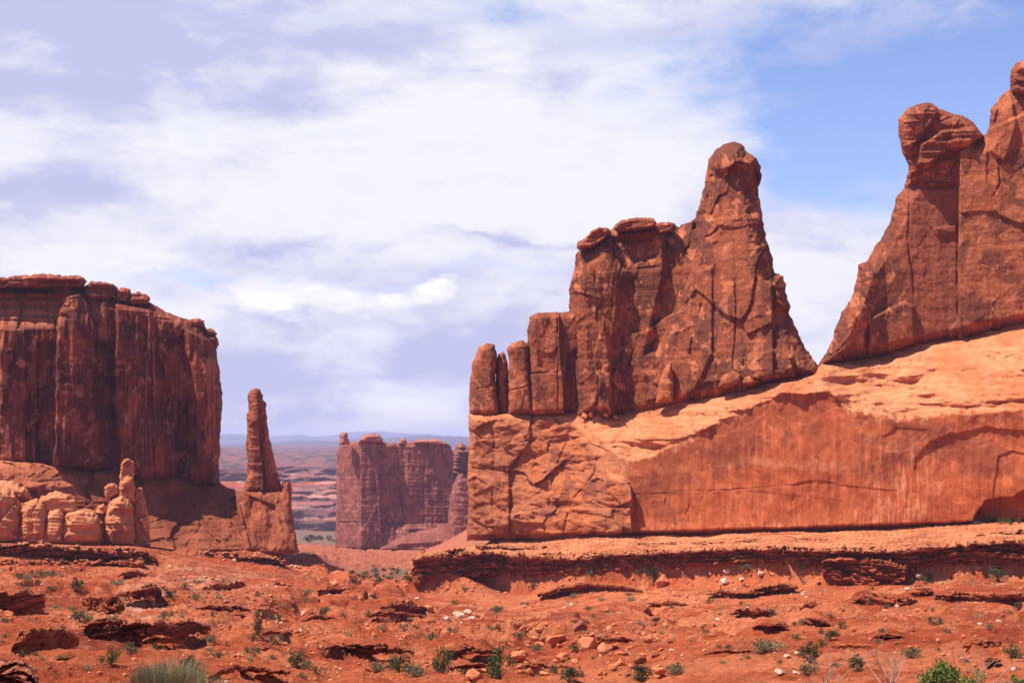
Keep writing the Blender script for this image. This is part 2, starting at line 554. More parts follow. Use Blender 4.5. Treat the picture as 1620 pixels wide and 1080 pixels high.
AZ, GD, GZ, GP = build_ground_table()
GX = np.tan(np.clip(AZ, -1.2, 1.2))[:, None] * GD[None]
GX = np.where(np.abs(AZ)[:, None] < 1.2, GX, np.sin(AZ)[:, None] * GD[None] / math.cos(1.2))
GYY = np.where(np.abs(AZ)[:, None] < 1.2, GD[None] + 0 * AZ[:, None], np.cos(AZ)[:, None] * GD[None] / math.cos(1.2))


def base_hit(px, py):
    i = int(np.clip(np.searchsorted(GP[90:-90], px) + 90, 91, len(GP) - 92))
    row = np.minimum.accumulate(np.where(GD < 12, 3000, HY - GZ0[i] / GD * F_PX))
    j = min(max(int(np.searchsorted(-row, -py)), 1), len(GD) - 1)
    return GD[j]


def ground_detail():
    global GZ, GPUSH
    x, y = GX, GYY
    near = np.clip(GD / 250.0, 0.06, 1.0)[None]
    far = 1 - sst(900, 2500, GD)[None]
    pc = GP[:, None]
    rimd = GD[None] - Dw(pc)
    nearrim = sst(630, 660, pc) * sst(-120, -70, rimd) * (1 - sst(-27, -24, rimd))
    nearled = (1 - sst(455, 490, pc)) * sst(318, 336, GD)[None] * (1 - sst(405, 430, GD)[None])
    onbench = sst(640, 700, pc) * sst(-28, -25.5, GD[None] - Dw(pc)) * (1 - sst(1750, 1900, pc))
    wl = 1 - np.maximum(0.85 * onbench, 0.8 * np.maximum(nearrim, nearled))
    z = GZ
    z = z + near * wl * (1.7 * fbm(x / 38, y / 55, 0, 4, 11) + 0.75 * fbm(x / 9, y / 13, 0, 4, 12)) * (0.25 + 0.75 * far)
    # gullies run down the slopes
    gl = np.abs(fbm(x / 22, y / 90, 0, 4, 13))
    z = z - near * wl * far * 1.3 * np.exp(-(gl / 0.10) ** 2)
    # thin beds crop out as little steps
    st = 2.3
    q = z / st + 0.7 * fbm(x / 34, y / 34, 0, 4, 14)
    fr = q - np.floor(q)
    ter = (np.floor(q) + sst(0.90, 0.99, fr)) * st
    PUSH = np.zeros_like(z)
    # the ground steps up to the lip of every ledge
    for tp, bt, D, ov, ly, lab in LEDGES:
        ft, fb = interp(tp), interp(bt)
        xs = np.linspace(bt[0][0], bt[-1][0], 12)
        Dl_ = LEDGE_D[bt[0]](xs)
        i0, i1 = np.searchsorted(GP[90:-90], xs[0]) + 90, np.searchsorted(GP[90:-90], xs[-1]) + 90
        pp = GP[i0:i1]
        dl = np.interp(pp, xs, Dl_)[:, None]
        h = ((fb(pp) - ft(pp)) / F_PX)[:, None] * dl
        xw = dl * (pp[:, None] - CX) / F_PX
        tap = (sst(0, 14, pp - xs[0]) * sst(0, 14, xs[-1] - pp))[:, None] * (0.75 + 0.5 * fbm(xw / 5, 0, 0, 4, 31, 0.6))
        q_ = GD[None] - dl - dl / 200.0 * 0.8 * fbm(xw / 5, 0, 0, 4, 32, 0.62)
        if D is None:
            z[i0:i1] += 1.0 * h * tap * sst(0.0, 0.5, q_) * np.exp(-np.maximum(q_, 0) / (0.10 * dl))
            z[i0:i1] -= 0.25 * h * tap * (1 - sst(-1.5, 0.0, q_)) * np.exp(-np.maximum(-q_, 0) / (0.04 * dl))
    hard = sst(-0.12, 0.22, fbm(x / 26, y / 34, 0, 3, 15))
    PUSH = PUSH + 1.5 * hard * far * wl * np.clip(GD / 160.0, 0.05, 1.0)[None] * (sst(0.93, 0.99, fr) + (1 - sst(0.0, 0.35, fr)) * (fr < 0.4)) * sst(-0.2, 0.2, fbm(x / 5, y / 5, 0, 3, 30))
    z = z + (ter - q * st) * 0.90 * hard * far * wl * np.clip(GD / 160.0, 0.1, 1.0)[None]
    # rough broken ground: chips, clods and small outcrops
    rg = 1 - np.abs(fbm(x / 4.5, y / 6.5, 0, 4, 26, 0.6)) * 2.2
    patch = sst(-0.15, 0.3, fbm(x / 35, y / 45, 0, 3, 27))
    z = z + near ** 0.7 * 0.55 * np.clip(rg, -0.5, 1) * patch * wl * far
    z = z + near ** 0.6 * 0.42 * fbm(x / 2.2, y / 2.6, 0, 4, 16, 0.62) * wl * far + 0.35 * onbench * fbm(x / 5, rimd / 2.0, 0, 5, 17, 0.62)
    GPUSH = PUSH
    z = z + 0.12 * fbm(x / 0.7, y / 0.7, 0, 3, 19) * (1 - sst(60, 160, GD)[None])
    # far plateaus, broken by washes
    farw = sst(2500, 3300, GD)[None]
    z = z + farw * (10 * fbm(x / 500, y / 420, 0, 5, 18))
    GZ = z
    # colours of what lies there
    n1 = fbm(x / 40, y / 60, 0, 5, 21)
    n2 = fbm(x / 7, y / 9, 0, 4, 22)
    n3 = fbm(x / 1.3, y / 1.5, 0, 3, 23)
    tone = lerp(SOIL, np.array([0.42, 0.112, 0.042]), sst(-0.1, 0.55, n1 + 0.5 * n2 + 0.25 * n3)[..., ])
    tone = lerp(tone, np.array([0.22, 0.038, 0.012]), 0.8 * sst(0.0, 0.55, -n1 + 0.7 * n2))
    tone = lerp(tone, PEACH * 0.9, 0.8 * hard * sst(0.45, 0.65, fr) * sst(-0.2, 0.25, n2) * far)
    gr = fbm(x / 16, y / 22, 0, 5, 28, 0.6)
    tone = lerp(tone, np.array([0.50, 0.17, 0.072]), 0.6 * sst(0.10, 0.28, gr + 0.3 * n3) * far)
    tone = lerp(tone, PEACH, onbench * (0.80 + 0.2 * np.clip(n2 * 2, -1, 1)))
    tone = lerp(tone, np.array([0.30, 0.085, 0.035]), 0.85 * onbench * sst(0.12, 0.3, fbm(x / 9, rimd / 1.6, 0, 5, 29, 0.6)))
    fan = np.exp(-((pc - 1080 - (GD[None] - 240) * -0.9) / 150) ** 2) * sst(120, 180, GD)[None] * sst(-22, -45, rimd)
    tone = lerp(tone, np.array([0.53, 0.19, 0.082]), 0.75 * fan * sst(-0.25, 0.15, n2 + 0.6 * n3))
    # pale gravel of the wash
    wash = np.exp(-((pc - (300 + (GD[None] - 260) * 0.9)) / 90) ** 2) * sst(120, 170, GD)[None] * (1 - sst(320, 400, GD)[None])
    tone = lerp(tone, np.array([0.50, 0.30, 0.19]), 0.65 * wash * sst(0.0, 0.35, n2 + n3))
    # valley floor: pink sand, sage flats
    vf = sst(450, 560, GD)[None] * (1 - sst(2300, 2600, GD)[None])
    tone = lerp(tone, np.array([0.36, 0.115, 0.06]), 0.8 * vf)
    sage = np.exp(-((GD[None] - 640) / 70) ** 2) * sst(-0.3, 0.1, fbm(x / 30, y / 60, 0, 3, 24)) + sst(1180, 1320, GD)[None] * (1 - sst(2200, 2500, GD)[None])
    tone = lerp(tone, np.array([0.15, 0.125, 0.08]), np.clip(0.8 * sage, 0, 1))
    plat = sst(2700, 3000, GD)[None]
    tone = lerp(tone, np.array([0.20, 0.085, 0.07]), 0.9 * plat)
    sp = sst(0.05, 0.22, fbm(x / 40, y / 120, 0, 4, 25, 0.65) + 0.12 * sst(3300, 6000, GD)[None])
    tone = lerp(tone, np.array([0.04, 0.042, 0.034]), 0.9 * plat * sp)
    return tone




LEDGES = [
    ([(752, 860), (830, 863), (900, 864), (1000, 860), (1100, 856), (1200, 853), (1400, 851), (1500, 847), (1620, 838), (1760, 824)],
     [(752, 866), (830, 870), (900, 872), (1000, 868), (1100, 864), (1200, 861), (1400, 859), (1500, 856), (1620, 847), (1760, 833)], lambda x: Dw(x) - 13.0, 1.3, 1.5, 'thin pale bed of rock on the shelf between the streaked wall and the dark rim'),
    ([(-60, 864), (0, 861), (60, 858), (130, 866), (206, 868)], [(-60, 888), (0, 886), (100, 885), (206, 886)], 348, 3.4, 2.0, 'thick dark overhanging ledge right below the pale rock mounds'),
    ([(-60, 888), (0, 887), (60, 885), (130, 888), (225, 884)], [(-60, 906), (0, 903), (90, 904), (226, 908)], 341, 2.6, 2.0, 'second broken dark ledge under the overhang at the left edge'),
    ([(202, 872), (225, 870), (246, 878), (250, 890)], [(202, 905), (225, 925), (240, 932), (252, 930)], 352, 2.4, 4.0, 'short stepped buttress of rock ending the dark overhang'),
    ([(254, 876), (300, 872), (400, 876), (430, 879), (452, 886)], [(254, 888), (300, 896), (380, 901), (430, 897), (452, 894)], 402, 3.0, 2.0, 'long shadowed ledge with pale lip below the slickrock apron'),
    ([(-60, 938), (0, 937), (40, 934), (72, 940)], [(-60, 968), (0, 966), (40, 966), (72, 960)], None, 2.2, 3.0, 'dark ledge at the left edge, between two shrub patches'),
    ([(128, 944), (150, 938), (185, 944), (196, 952)], [(128, 952), (150, 960), (185, 970), (196, 966)], None, 1.8, 2.0, 'small stepped ledge in the middle of the left slope'),
    ([(188, 940), (220, 930), (246, 924), (256, 934)], [(188, 946), (220, 944), (246, 946), (256, 944)], None, 2.0, 2.0, 'thin dark ledge running up to the rock buttress'),
    ([(134, 990), (150, 982), (210, 980), (260, 985), (300, 982), (332, 990)], [(134, 1004), (150, 1010), (210, 1003), (250, 1004), (276, 1014), (332, 998)], None, 2.6, 2.0, 'long dark overhanging ledge across the lower left slope'),
    ([(16, 1022), (38, 1003), (60, 993), (100, 996), (126, 1008)], [(16, 1042), (40, 1040), (60, 1034), (100, 1026), (126, 1020)], None, 2.2, 3.0, 'humped dark outcrop at the lower left with a hollow beneath'),
    ([(328, 1070), (345, 1060), (372, 1052), (410, 1056), (460, 1060)], [(328, 1076), (345, 1068), (372, 1062), (410, 1064), (460, 1066)], None, 1.6, 1.0, 'low curved slab ledge near the bottom edge beside the pale bush'),
    ([(306, 932), (340, 924), (380, 921), (392, 926)], [(306, 936), (340, 936), (380, 934), (392, 931)], None, 1.6, 1.0, 'little dark ledge in the gully below the apron'),
    ([(415, 925), (440, 920), (462, 926)], [(415, 931), (440, 931), (462, 930)], None, 1.4, 1.0, 'tiny dark ledge on the pale slope left of the gap'),
    ([(1300, 884), (1330, 878), (1400, 886), (1436, 892)], [(1300, 908), (1330, 924), (1400, 932), (1436, 920)], lambda x: Dw(x) - 27.5, 2.0, 3.0, 'stepped dark ledges hanging below the right rim'),
    ([(850, 938), (880, 928), (930, 920), (975, 922), (1015, 932)], [(850, 944), (880, 939), (930, 931), (975, 930), (1015, 938)], None, 1.6, 1.5, 'curved crumbling ledge on the slope under the right rim'),
    ([(1478, 942), (1510, 935), (1560, 938), (1640, 936)], [(1478, 948), (1510, 947), (1560, 947), (1640, 950)], None, 1.8, 1.0, 'straight dark ledge near the right edge below the rim'),
    ([(1180, 934), (1210, 926), (1240, 922), (1262, 928)], [(1180, 938), (1210, 937), (1240, 934), (1262, 933)], None, 1.6, 1.5, 'small dark ledge beside the white stones on the right slope'),
    ([(1340, 950), (1370, 938), (1410, 944), (1450, 948)], [(1340, 958), (1370, 958), (1410, 962), (1450, 955)], None, 1.5, 2.0, 'crumbling ledge in the hollow of the right slope'),
    ([(600, 960), (625, 952), (650, 954), (664, 962)], [(600, 966), (625, 967), (650, 967), (664, 966)], None, 1.5, 2.0, 'knobbly outcrop below the corner of the right rim'),
    ([(540, 1018), (580, 1016), (620, 1022), (654, 1028)], [(540, 1024), (580, 1032), (620, 1033), (654, 1034)], None, 1.6, 2.0, 'low broken ledge left of the bottom centre shrubs'),
    ([(700, 1030), (730, 1026), (760, 1024), (796, 1030)], [(700, 1034), (730, 1036), (760, 1034), (796, 1034)], None, 1.4, 1.0, 'low dark ledge above the bottom centre shrubs'),
    ([(1524, 1022), (1545, 1014), (1575, 1014), (1600, 1020)], [(1524, 1026), (1545, 1028), (1575, 1027), (1600, 1024)], None, 1.6, 1.0, 'low ledge with a dark hollow above the green bush'),
]
_r = random.Random(21)
for (xa, xb), (ya, yb), n_, lab_ in (((20, 330), (905, 1050), 6, 'small crumbling ledge cropping out of the left slope'), ((330, 640), (915, 1060), 9, 'small crumbling ledge in the gully below the gap'),
                                     ((640, 1080), (945, 1060), 7, 'small crumbling ledge on the middle slope'), ((1080, 1610), (925, 1060), 12, 'small crumbling ledge on the right slope')):
    for _ in range(n_):
        x_, y_, w_ = _r.uniform(xa, xb), _r.uniform(ya, yb), _r.uniform(26, 95)
        h_, sl_ = _r.uniform(4, 10), _r.uniform(-0.10, 0.10)
        tp_ = [(x_ - w_ / 2, y_ + sl_ * -w_ / 2 - 1), (x_ - w_ * _r.uniform(0.15, 0.35), y_ - h_ * _r.uniform(0.6, 1.0)), (x_ + w_ * _r.uniform(0.05, 0.3), y_ - h_ * _r.uniform(0.5, 1.1)), (x_ + w_ / 2, y_ + sl_ * w_ / 2 - 1)]
        bt_ = [(x_ - w_ / 2, y_ + sl_ * -w_ / 2 + 1), (x_ - w_ * 0.2, y_ + 1.5), (x_ + w_ * 0.2, y_ + 2), (x_ + w_ / 2, y_ + sl_ * w_ / 2 + 1)]
        LEDGES.append((tp_, bt_, None, _r.uniform(1.0, 2.0), _r.choice((1, 1.5, 2)), lab_))


def on_ground(bot):
    """distance along a ledge, taken from the ground at its foot"""
    xs = np.linspace(bot[0][0], bot[-1][0], 9)
    a = np.array([base_hit(x, float(interp(bot)(x)) + 1.0) for x in xs])
    a = np.convolve(np.pad(a, 2, mode='edge'), np.ones(5) / 5, 'valid')
    return lambda x: np.interp(x, xs, a)


GZ0 = GZ.copy()
LEDGE_D = {}
for tp, bt, D, ov, ly, lab in LEDGES:
    LEDGE_D[bt[0]] = on_ground(bt) if D is None else D if callable(D) else (lambda x, D=D: np.full(np.shape(x), float(D)))
GT = ground_detail()


def build_ground():
    na, nd = GZ.shape
    k = (1 - GPUSH / np.maximum(GD[None], 5))
    V = np.stack([GX * k, GYY * k, GZ], -1).reshape(-1, 3)
    i, j = np.meshgrid(np.arange(na - 1), np.arange(nd - 1), indexing='ij')
    a = (i * nd + j).ravel()
    Q = np.stack([a, a + nd, a + nd + 1, a + 1], 1)
    j = np.arange(nd - 1)
    s = (na - 1) * nd + j
    Q = np.concatenate([Q, np.stack([s, j, j + 1, s + 1], 1)])
    me = np_mesh('ground', V, Q, GT.reshape(-1, 3), M_SOIL)
    me.flip_normals()
    return tag(link('ground', me), 'red desert soil, ledgy slopes and valley floor', None, None, 'structure')


build_ground()
_pyg = HY - GZ / GD[None] * F_PX
_vis = np.minimum.accumulate(np.where(GD[None] < 12, 3000, _pyg), axis=1)


def hit(px, py):
    """where the line of sight through a frame point meets the ground: x, y, z"""
    i = int(np.clip(np.searchsorted(GP[90:-90], px) + 90, 91, len(GP) - 92))
    row = _vis[i]
    j = int(np.searchsorted(-row, -py))
    j = min(max(j, 1), len(GD) - 1)
    d0, d1, p0, p1 = GD[j - 1], GD[j], _pyg[i, j - 1], _pyg[i, j]
    t = 0.5 if abs(p0 - p1) < 1e-6 else min(max((p0 - py) / (p0 - p1), 0), 1)
    D = d0 + (d1 - d0) * t
    z = GZ[i, j - 1] + (GZ[i, j] - GZ[i, j - 1]) * t
    return Vector(((px - CX) / F_PX * D, D, z))


def gz(x, y):
    i = int(np.clip(np.searchsorted(AZ, math.atan2(x, y)), 1, len(AZ) - 1))
    j = int(np.clip(np.searchsorted(GD, y), 1, len(GD) - 1))
    t = (y - GD[j - 1]) / (GD[j] - GD[j - 1])
    return float(GZ[i, j - 1] * (1 - t) + GZ[i, j] * t)


# ------------------------------------------------------------------ the right-hand cliff and its towers
brink = interp([(700, 640), (905, 640), (940, 690), (1000, 735), (1090, 695), (1170, 655), (1240, 627), (1310, 622), (1345, 650), (1420, 668),
                (1480, 660), (1540, 655), (1620, 650), (1850, 640)])
setback = interp([(700, 1.5), (790, 3), (850, 7), (905, 11), (960, 16), (1000, 22), (1100, 20), (1200, 16), (1290, 15), (1400, 34), (1500, 40), (1620, 44), (1850, 48)])
tbase = interp([(740, 655), (905, 653), (975, 655), (1000, 642), (1100, 628), (1200, 605), (1290, 590), (1300, 572), (1400, 555), (1500, 530), (1620, 508), (1850, 455)])


def Dt(px):
    return Dw(px) + setback(px)


BLOCK = [(735, 650), (905, 650), (935, 690), (958, 715), (962, 742), (998, 762), (1001, 780), (1000, 846), (735, 860)]


def cliff_F(px, py, sd, X, Z):
    yb = brink(px) + 5 * fbm(px / 40, py / 60, 0, 4, 31)
    t = np.clip((yb - py) / np.maximum(yb - tbase(px), 12), 0, 1.3)
    tb = np.clip((852 - py) / 197.0, 0, 1.0)
    wb = sst(900, 985, px)
    rec = setback(px) * (wb * t ** 1.45 + (1 - wb) * tb ** 1.2)
    F = 3.0 * prof(sd / 10) - rec
    ramp = sst(0.0, 0.12, t) * wb
    # low swells and bedding on the slickrock ramp
    F = F + ramp * (3.6 * fbm(X / 14, Z / 4.0, 0, 4, 32) + strata(Z, X, 1.5, 33, 0.75) * sst(-0.1, 0.3, fbm(X / 15, Z / 6, 4, 3, 29)) + 0.4 * fbm(X / 2.5, Z / 1.2, 0, 4, 34, 0.6))
    hollow = bump(px, py, [(1290, 600), (1340, 585), (1420, 600), (1480, 575), (1500, 590), (1430, 632), (1360, 640), (1310, 615)], -4, 30)
    F = F + hollow * ramp
    wall = 1 - ramp
    F = F + wall * (1.2 * fbm(X / 18, Z / 20, 0, 3, 35) + 0.25 * fbm(X / 2.0, Z / 4, 0, 4, 36) )
    blk = sst(0, 3 + 14 * sst(770, 735, py), sdist(px + 7 * fbm(px / 22, py / 22, 0, 4, 37) * sst(775, 750, py), py + 7 * fbm(px / 22, py / 22, 5, 4, 37), BLOCK) + 1)
    fac = facets(X, Z, 8.5, 5.0, 38, 0.9, 1.4, 0.4, 0.04) + facets(X, Z, 2.8, 1.6, 39, 0.35, 0.7, 0.1, 0.06) * sst(-0.1, 0.2, fbm(X / 8, Z / 8, 3, 3, 30))
    F = F + blk * (0.7 + 1.7 * sst(735, 775, py) + 0.75 * fac + 1.0 * fbm(X / 5, Z / 3, 0, 4, 40))
    F = F + bump(px, py, [(800, 812), (885, 803), (998, 803), (1001, 846), (805, 856)], 1.4, 3)
    F = F + bump(px, py, [(735, 648), (842, 648), (838, 700), (806, 740), (806, 860), (735, 860)], 1.6, 3)
    F = F + cracks(px, py, [[(842, 655), (836, 690), (812, 745), (806, 850)], [(741, 740), (780, 742), (812, 738)], [(775, 655), (782, 700), (778, 800), (782, 850)],
                            [(895, 700), (878, 745), (868, 800), (862, 840)], [(925, 690), (945, 720), (940, 750), (905, 790), (890, 845)], [(806, 812), (885, 806), (998, 802)],
                            [(905, 705), (935, 703), (960, 712)]], 1.0, 1.5, 41)
    F = F + cracks(px, py, [[(1003, 782), (1120, 776), (1240, 768), (1330, 763)], [(1036, 792), (1030, 812)], [(1054, 788), (1049, 818)], [(1070, 790), (1066, 810)], [(1095, 784), (1084, 815)], [(1112, 786), (1106, 802)]], 0.5, 1.1, 61)
    # slabs shed from the big face leave arched edges
    wx = 3 * fbm(px / 18, py / 18, 0, 3, 42)
    for poly, a in (([(1448, 725), (1470, 700), (1500, 688), (1560, 675), (1620, 682), (1860, 690), (1860, 850), (1440, 850)], -0.6),
                    ([(1580, 722), (1600, 712), (1640, 722), (1860, 730), (1860, 850), (1560, 850)], -0.35),
                    ([(1225, 655), (1250, 632), (1300, 626), (1335, 640), (1300, 655), (1280, 672), (1250, 668)], -0.15),
                    ([(1395, 690), (1420, 676), (1470, 680), (1450, 700), (1440, 712), (1400, 715)], -0.2),
                    ([(1180, 640), (1225, 632), (1210, 655), (1150, 690), (1120, 690)], -0.2),
                    ([(1255, 765), (1290, 758), (1340, 768), (1420, 775), (1430, 850), (1250, 850)], -0.2),
                    ([(1530, 850), (1545, 812), (1560, 790), (1600, 785), (1625, 772), (1860, 760), (1860, 850)], -5.0),
                    ([(1000, 780), (1090, 780), (1180, 775), (1330, 790), (1330, 850), (1000, 850)], -0.1)):
        y0_ = min(q[1] for q in poly)
        F = F + bump(px + wx, py + wx * 0.6, poly, a, 2.5) * (1 - blk) * (1 if a < -4 else sst(130, 15, py - y0_ - 25 * fbm(px / 30, 0, 0, 3, 42)))
    # undercut foot
    foot = interp([(700, 853), (1000, 846), (1300, 838), (1620, 827), (1860, 818)])(px)
    h = foot - py - 2.5 * fbm(px / 25, 0, 0, 4, 43)
    F = F - 3.0 * (1 - sst(2.0, 6.5, h))
    return F


def cliff_col(px, py, sd, X, Z, F):
    yb = brink(px) + 5 * fbm(px / 40, py / 60, 0, 4, 31)
    n = fbm(X / 9, Z / 9, 0, 5, 44)
    fine = fbm(X / 1.6, Z / 1.6, 0, 4, 45)
    stk = fbm(X / 0.9, Z / 22, 0, 4, 46, 0.6)
    c = lerp(PEACH, ORANGE, sst(-0.1, 0.5, n + 0.5 * fine) * 0.7)
    # the varnished face under the brink, ragged along its upper edge
    rag = 13 * fbm(px / 16, py / 26, 0, 5, 47, 0.6) + 16 * stk
    face = sst(-3, 3, py - yb + rag * 0.8) * sst(985, 1005, px + 3 * fine)
    fc = lerp(RED, np.array([0.42, 0.105, 0.038]), sst(-0.25, 0.35, stk + 0.5 * n))
    fc = lerp(fc, ORANGE * np.array([1.0, 0.9, 0.85]), 0.8 * sst(0.12, 0.5, -stk + 0.35 * fine) * sst(670, 760, py))
    # paler bed across the face
    bl = interp([(1000, 748), (1180, 728), (1320, 738), (1420, 730), (1620, 745)])(px)
    fc = lerp(fc, np.array([0.60, 0.24, 0.11]), 0.8 * sst(1.0, 0.25, np.abs(py - bl + 5 * fine) / 12) * sst(-0.35, 0.1, n + 0.5 * stk) * (1 - sst(1330, 1420, px)))
    # pale streaks where water runs and where the foot flakes
    foot = interp([(700, 853), (1000, 846), (1300, 838), (1620, 827), (1860, 818)])(px)
    s2 = fbm(X / 0.45, Z / 6, 0, 3, 48, 0.6)
    fr = sst(0.20, 0.50, s2 + 0.40 * fine + 0.30 - (foot - py) / 50) * sst(0, 8, foot - py) * (1 - sst(1350, 1420, px))
    fc = lerp(fc, np.array([0.60, 0.26, 0.12]), 0.8 * fr)
    ww = np.exp(-((px - 1425 - 8 * n) / 55) ** 2) * sst(0.05, 0.3, s2 + 0.25 * fine) * sst(670, 720, py)
    fc = lerp(fc, np.array([0.62, 0.30, 0.16]), 0.75 * ww)
    # brown varnish hangs down from the brink in ragged sheets
    hang = (py - yb) - 75 - 60 * fbm(px / 90, 0, 0, 3, 53) - 55 * stk - 25 * fine
    fc = lerp(fc, np.array([0.30, 0.088, 0.040]), 0.62 * sst(25, -25, hang) * (0.45 + 0.55 * sst(-0.3, 0.1, n)) * (1 - 0.5 * sst(1420, 1500, px)))
    fc = lerp(fc, VARN * 1.5, 0.55 * sst(0.10, 0.16, fbm(X / 11, Z / 6, 2, 5, 54, 0.6)) * sst(40, -10, hang))
    sc = fbm(X / 3.2, Z / 3.6, 1, 4, 55, 0.55)
    fc = lerp(fc, np.array([0.62, 0.28, 0.14]), 0.8 * np.exp(-(sc / 0.03) ** 2) * sst(0.10, 0.3, fbm(X / 10, Z / 8, 8, 4, 56)))
    bed = perlin(Z / 0.55 + 1.5 * n, X / 40, 0, 57)
    c = c * (1 + 0.16 * np.clip(bed * 1.6, -1, 1) + 0.10 * np.clip(fine * 1.5, -1, 1))[..., None]
    c = lerp(c, np.array([0.22, 0.07, 0.035]), 0.8 * sst(0.30, 0.42, fbm(X / 0.9, Z / 0.5, 2, 3, 58)) * sst(0.0, 0.2, fbm(X / 14, Z / 3, 6, 3, 59)))
    c = c * (1 - face[..., None]) + fc * face[..., None]
    wq = 9 * fbm(px / 22, py / 22, 0, 4, 37)
    blk = sst(-1, 3 + 26 * sst(775, 740, py), sdist(px + wq * sst(775, 750, py), py + wq * sst(775, 750, py), BLOCK))
    bc = lerp(ORANGE * 0.95, np.array([0.40, 0.15, 0.07]), sst(-0.2, 0.35, n + 0.6 * fine))
    lf = blk * sst(850, 800, px + 30 * n)
    bc = lerp(bc, np.array([0.36, 0.13, 0.06]), lf * 0.8)
    bc = lerp(bc, VARN * 1.3, 0.6 * sst(0.12, 0.3, fbm(X / 4, Z / 7, 0, 4, 49)))
    return c * (1 - blk[..., None]) + bc * blk[..., None]


def build_cliff():
    b = thing('sandstone_cliff', (20, 385, -24), 'long smooth orange cliff with streaked face and pale sloping top, below the right-hand towers', 'cliff')
    poly = [(741, 655), (790, 654), (850, 655), (905, 652), (975, 652), (1000, 640), (1100, 625), (1200, 602), (1290, 586), (1300, 567), (1400, 549),
            (1500, 524), (1620, 502), (1850, 450), (1850, 818), (1620, 829), (1300, 840), (1000, 848), (850, 853), (738, 855), (741, 800), (739, 760), (743, 700)]
    relief('cliff_face', poly, Dw, cliff_F, cliff_col, thick=45, r_back=25, step=1.25, rough=1.2, seed=1, mat=M_SMOOTH, parent=b, base=b.location)


def tower_rock(T, r, seed, fa=1.0, su=4.5, sv=6.0, extra=None, rs_=1.0, st=0.25, flute=0.0, chamfer=False):
    """front of a tower: rounded shoulders, joint-bounded slabs, weathering"""
    def f(px, py, sd, X, Z):
        s = np.clip(sd / r, 0, 1)
        F = T * ((1 - (1 - s) ** 1.35) * 0.9 + 0.1 * prof(sd / 5)) if chamfer else T * prof(sd / r)
        k = sst(0, 7, sd)
        F = F + k * fa * (0.62 * facets(X, Z, su * 2.4, sv * 2.6, seed, 1.0, 3.4, 0.1, 0.03) + 0.5 * facets(X, Z, su, sv, seed + 5, 0.55, 1.2, 0.15, 0.05)
                          * sst(-0.2, 0.15, fbm(X / 12, Z / 12, 2, 3, seed + 6)) + 0.32 * facets(X, Z, su * 0.35, sv * 0.32, seed + 9, 0.3, 0.5, 0.05, 0.08) * sst(-0.1, 0.25, fbm(X / 7, Z / 7, 6, 3, seed + 7)))
        F = F + k * rs_ * (0.6 * fbm(X / 11, Z / 16, 0, 3, seed + 12) + 0.22 * fbm(X / 1.6, Z / 2.0, 0, 4, seed + 13, 0.62))
        if flute:
            F = F + k * flute * fbm(X / 4.5, Z / 45, 0, 4, seed + 15, 0.6)
        F = F + k * strata(Z, X, 1.6, seed + 14, st)
        if extra is not None:
            F = F + extra(px, py, sd, X, Z)
        return F
    return f


def tower_col(base, dark, pale, seed, vk=0.8, streak=0.5, extra=None):
    def c(px, py, sd, X, Z, F):
        n = fbm(X / 6, Z / 11, 0, 5, seed + 61, 0.55)
        fi = fbm(X / 1.1, Z / 1.3, 0, 4, seed + 62, 0.6)
        s = fbm(X / 1.1, Z / 26, 0, 4, seed + 63, 0.6)
        t = lerp(base, dark, vk * sst(-0.10, 0.02, n + 0.22 * fi + streak * s))
        t = lerp(t, pale, 0.75 * sst(0.24, 0.34, fbm(X / 3, Z / 4.5, 3, 5, seed + 64, 0.62) - 0.1 + 0.2 * fi))
        # flakes have sprung off and left thin pale scars
        sc = fbm(X / 4.2, Z / 3.4, 1, 4, seed + 66, 0.55)
        ma = sst(0.05, 0.3, fbm(X / 9, Z / 9, 8, 4, seed + 67))
        t = lerp(t, pale * 1.08, 0.85 * np.exp(-(sc / 0.035) ** 2) * ma)
        t = t * (1 + 0.06 * np.clip(perlin(Z / 1.1 + 0.6 * n, X / 50, 0, seed + 65) * 1.5, -1, 1))[..., None]
        return extra(t, px, py, X, Z) if extra is not None else t
    return c


T_BASE = np.array([0.265, 0.080, 0.035])
T_DARK = np.array([0.115, 0.041, 0.025])
T_PALE = np.array([0.50, 0.18, 0.08])


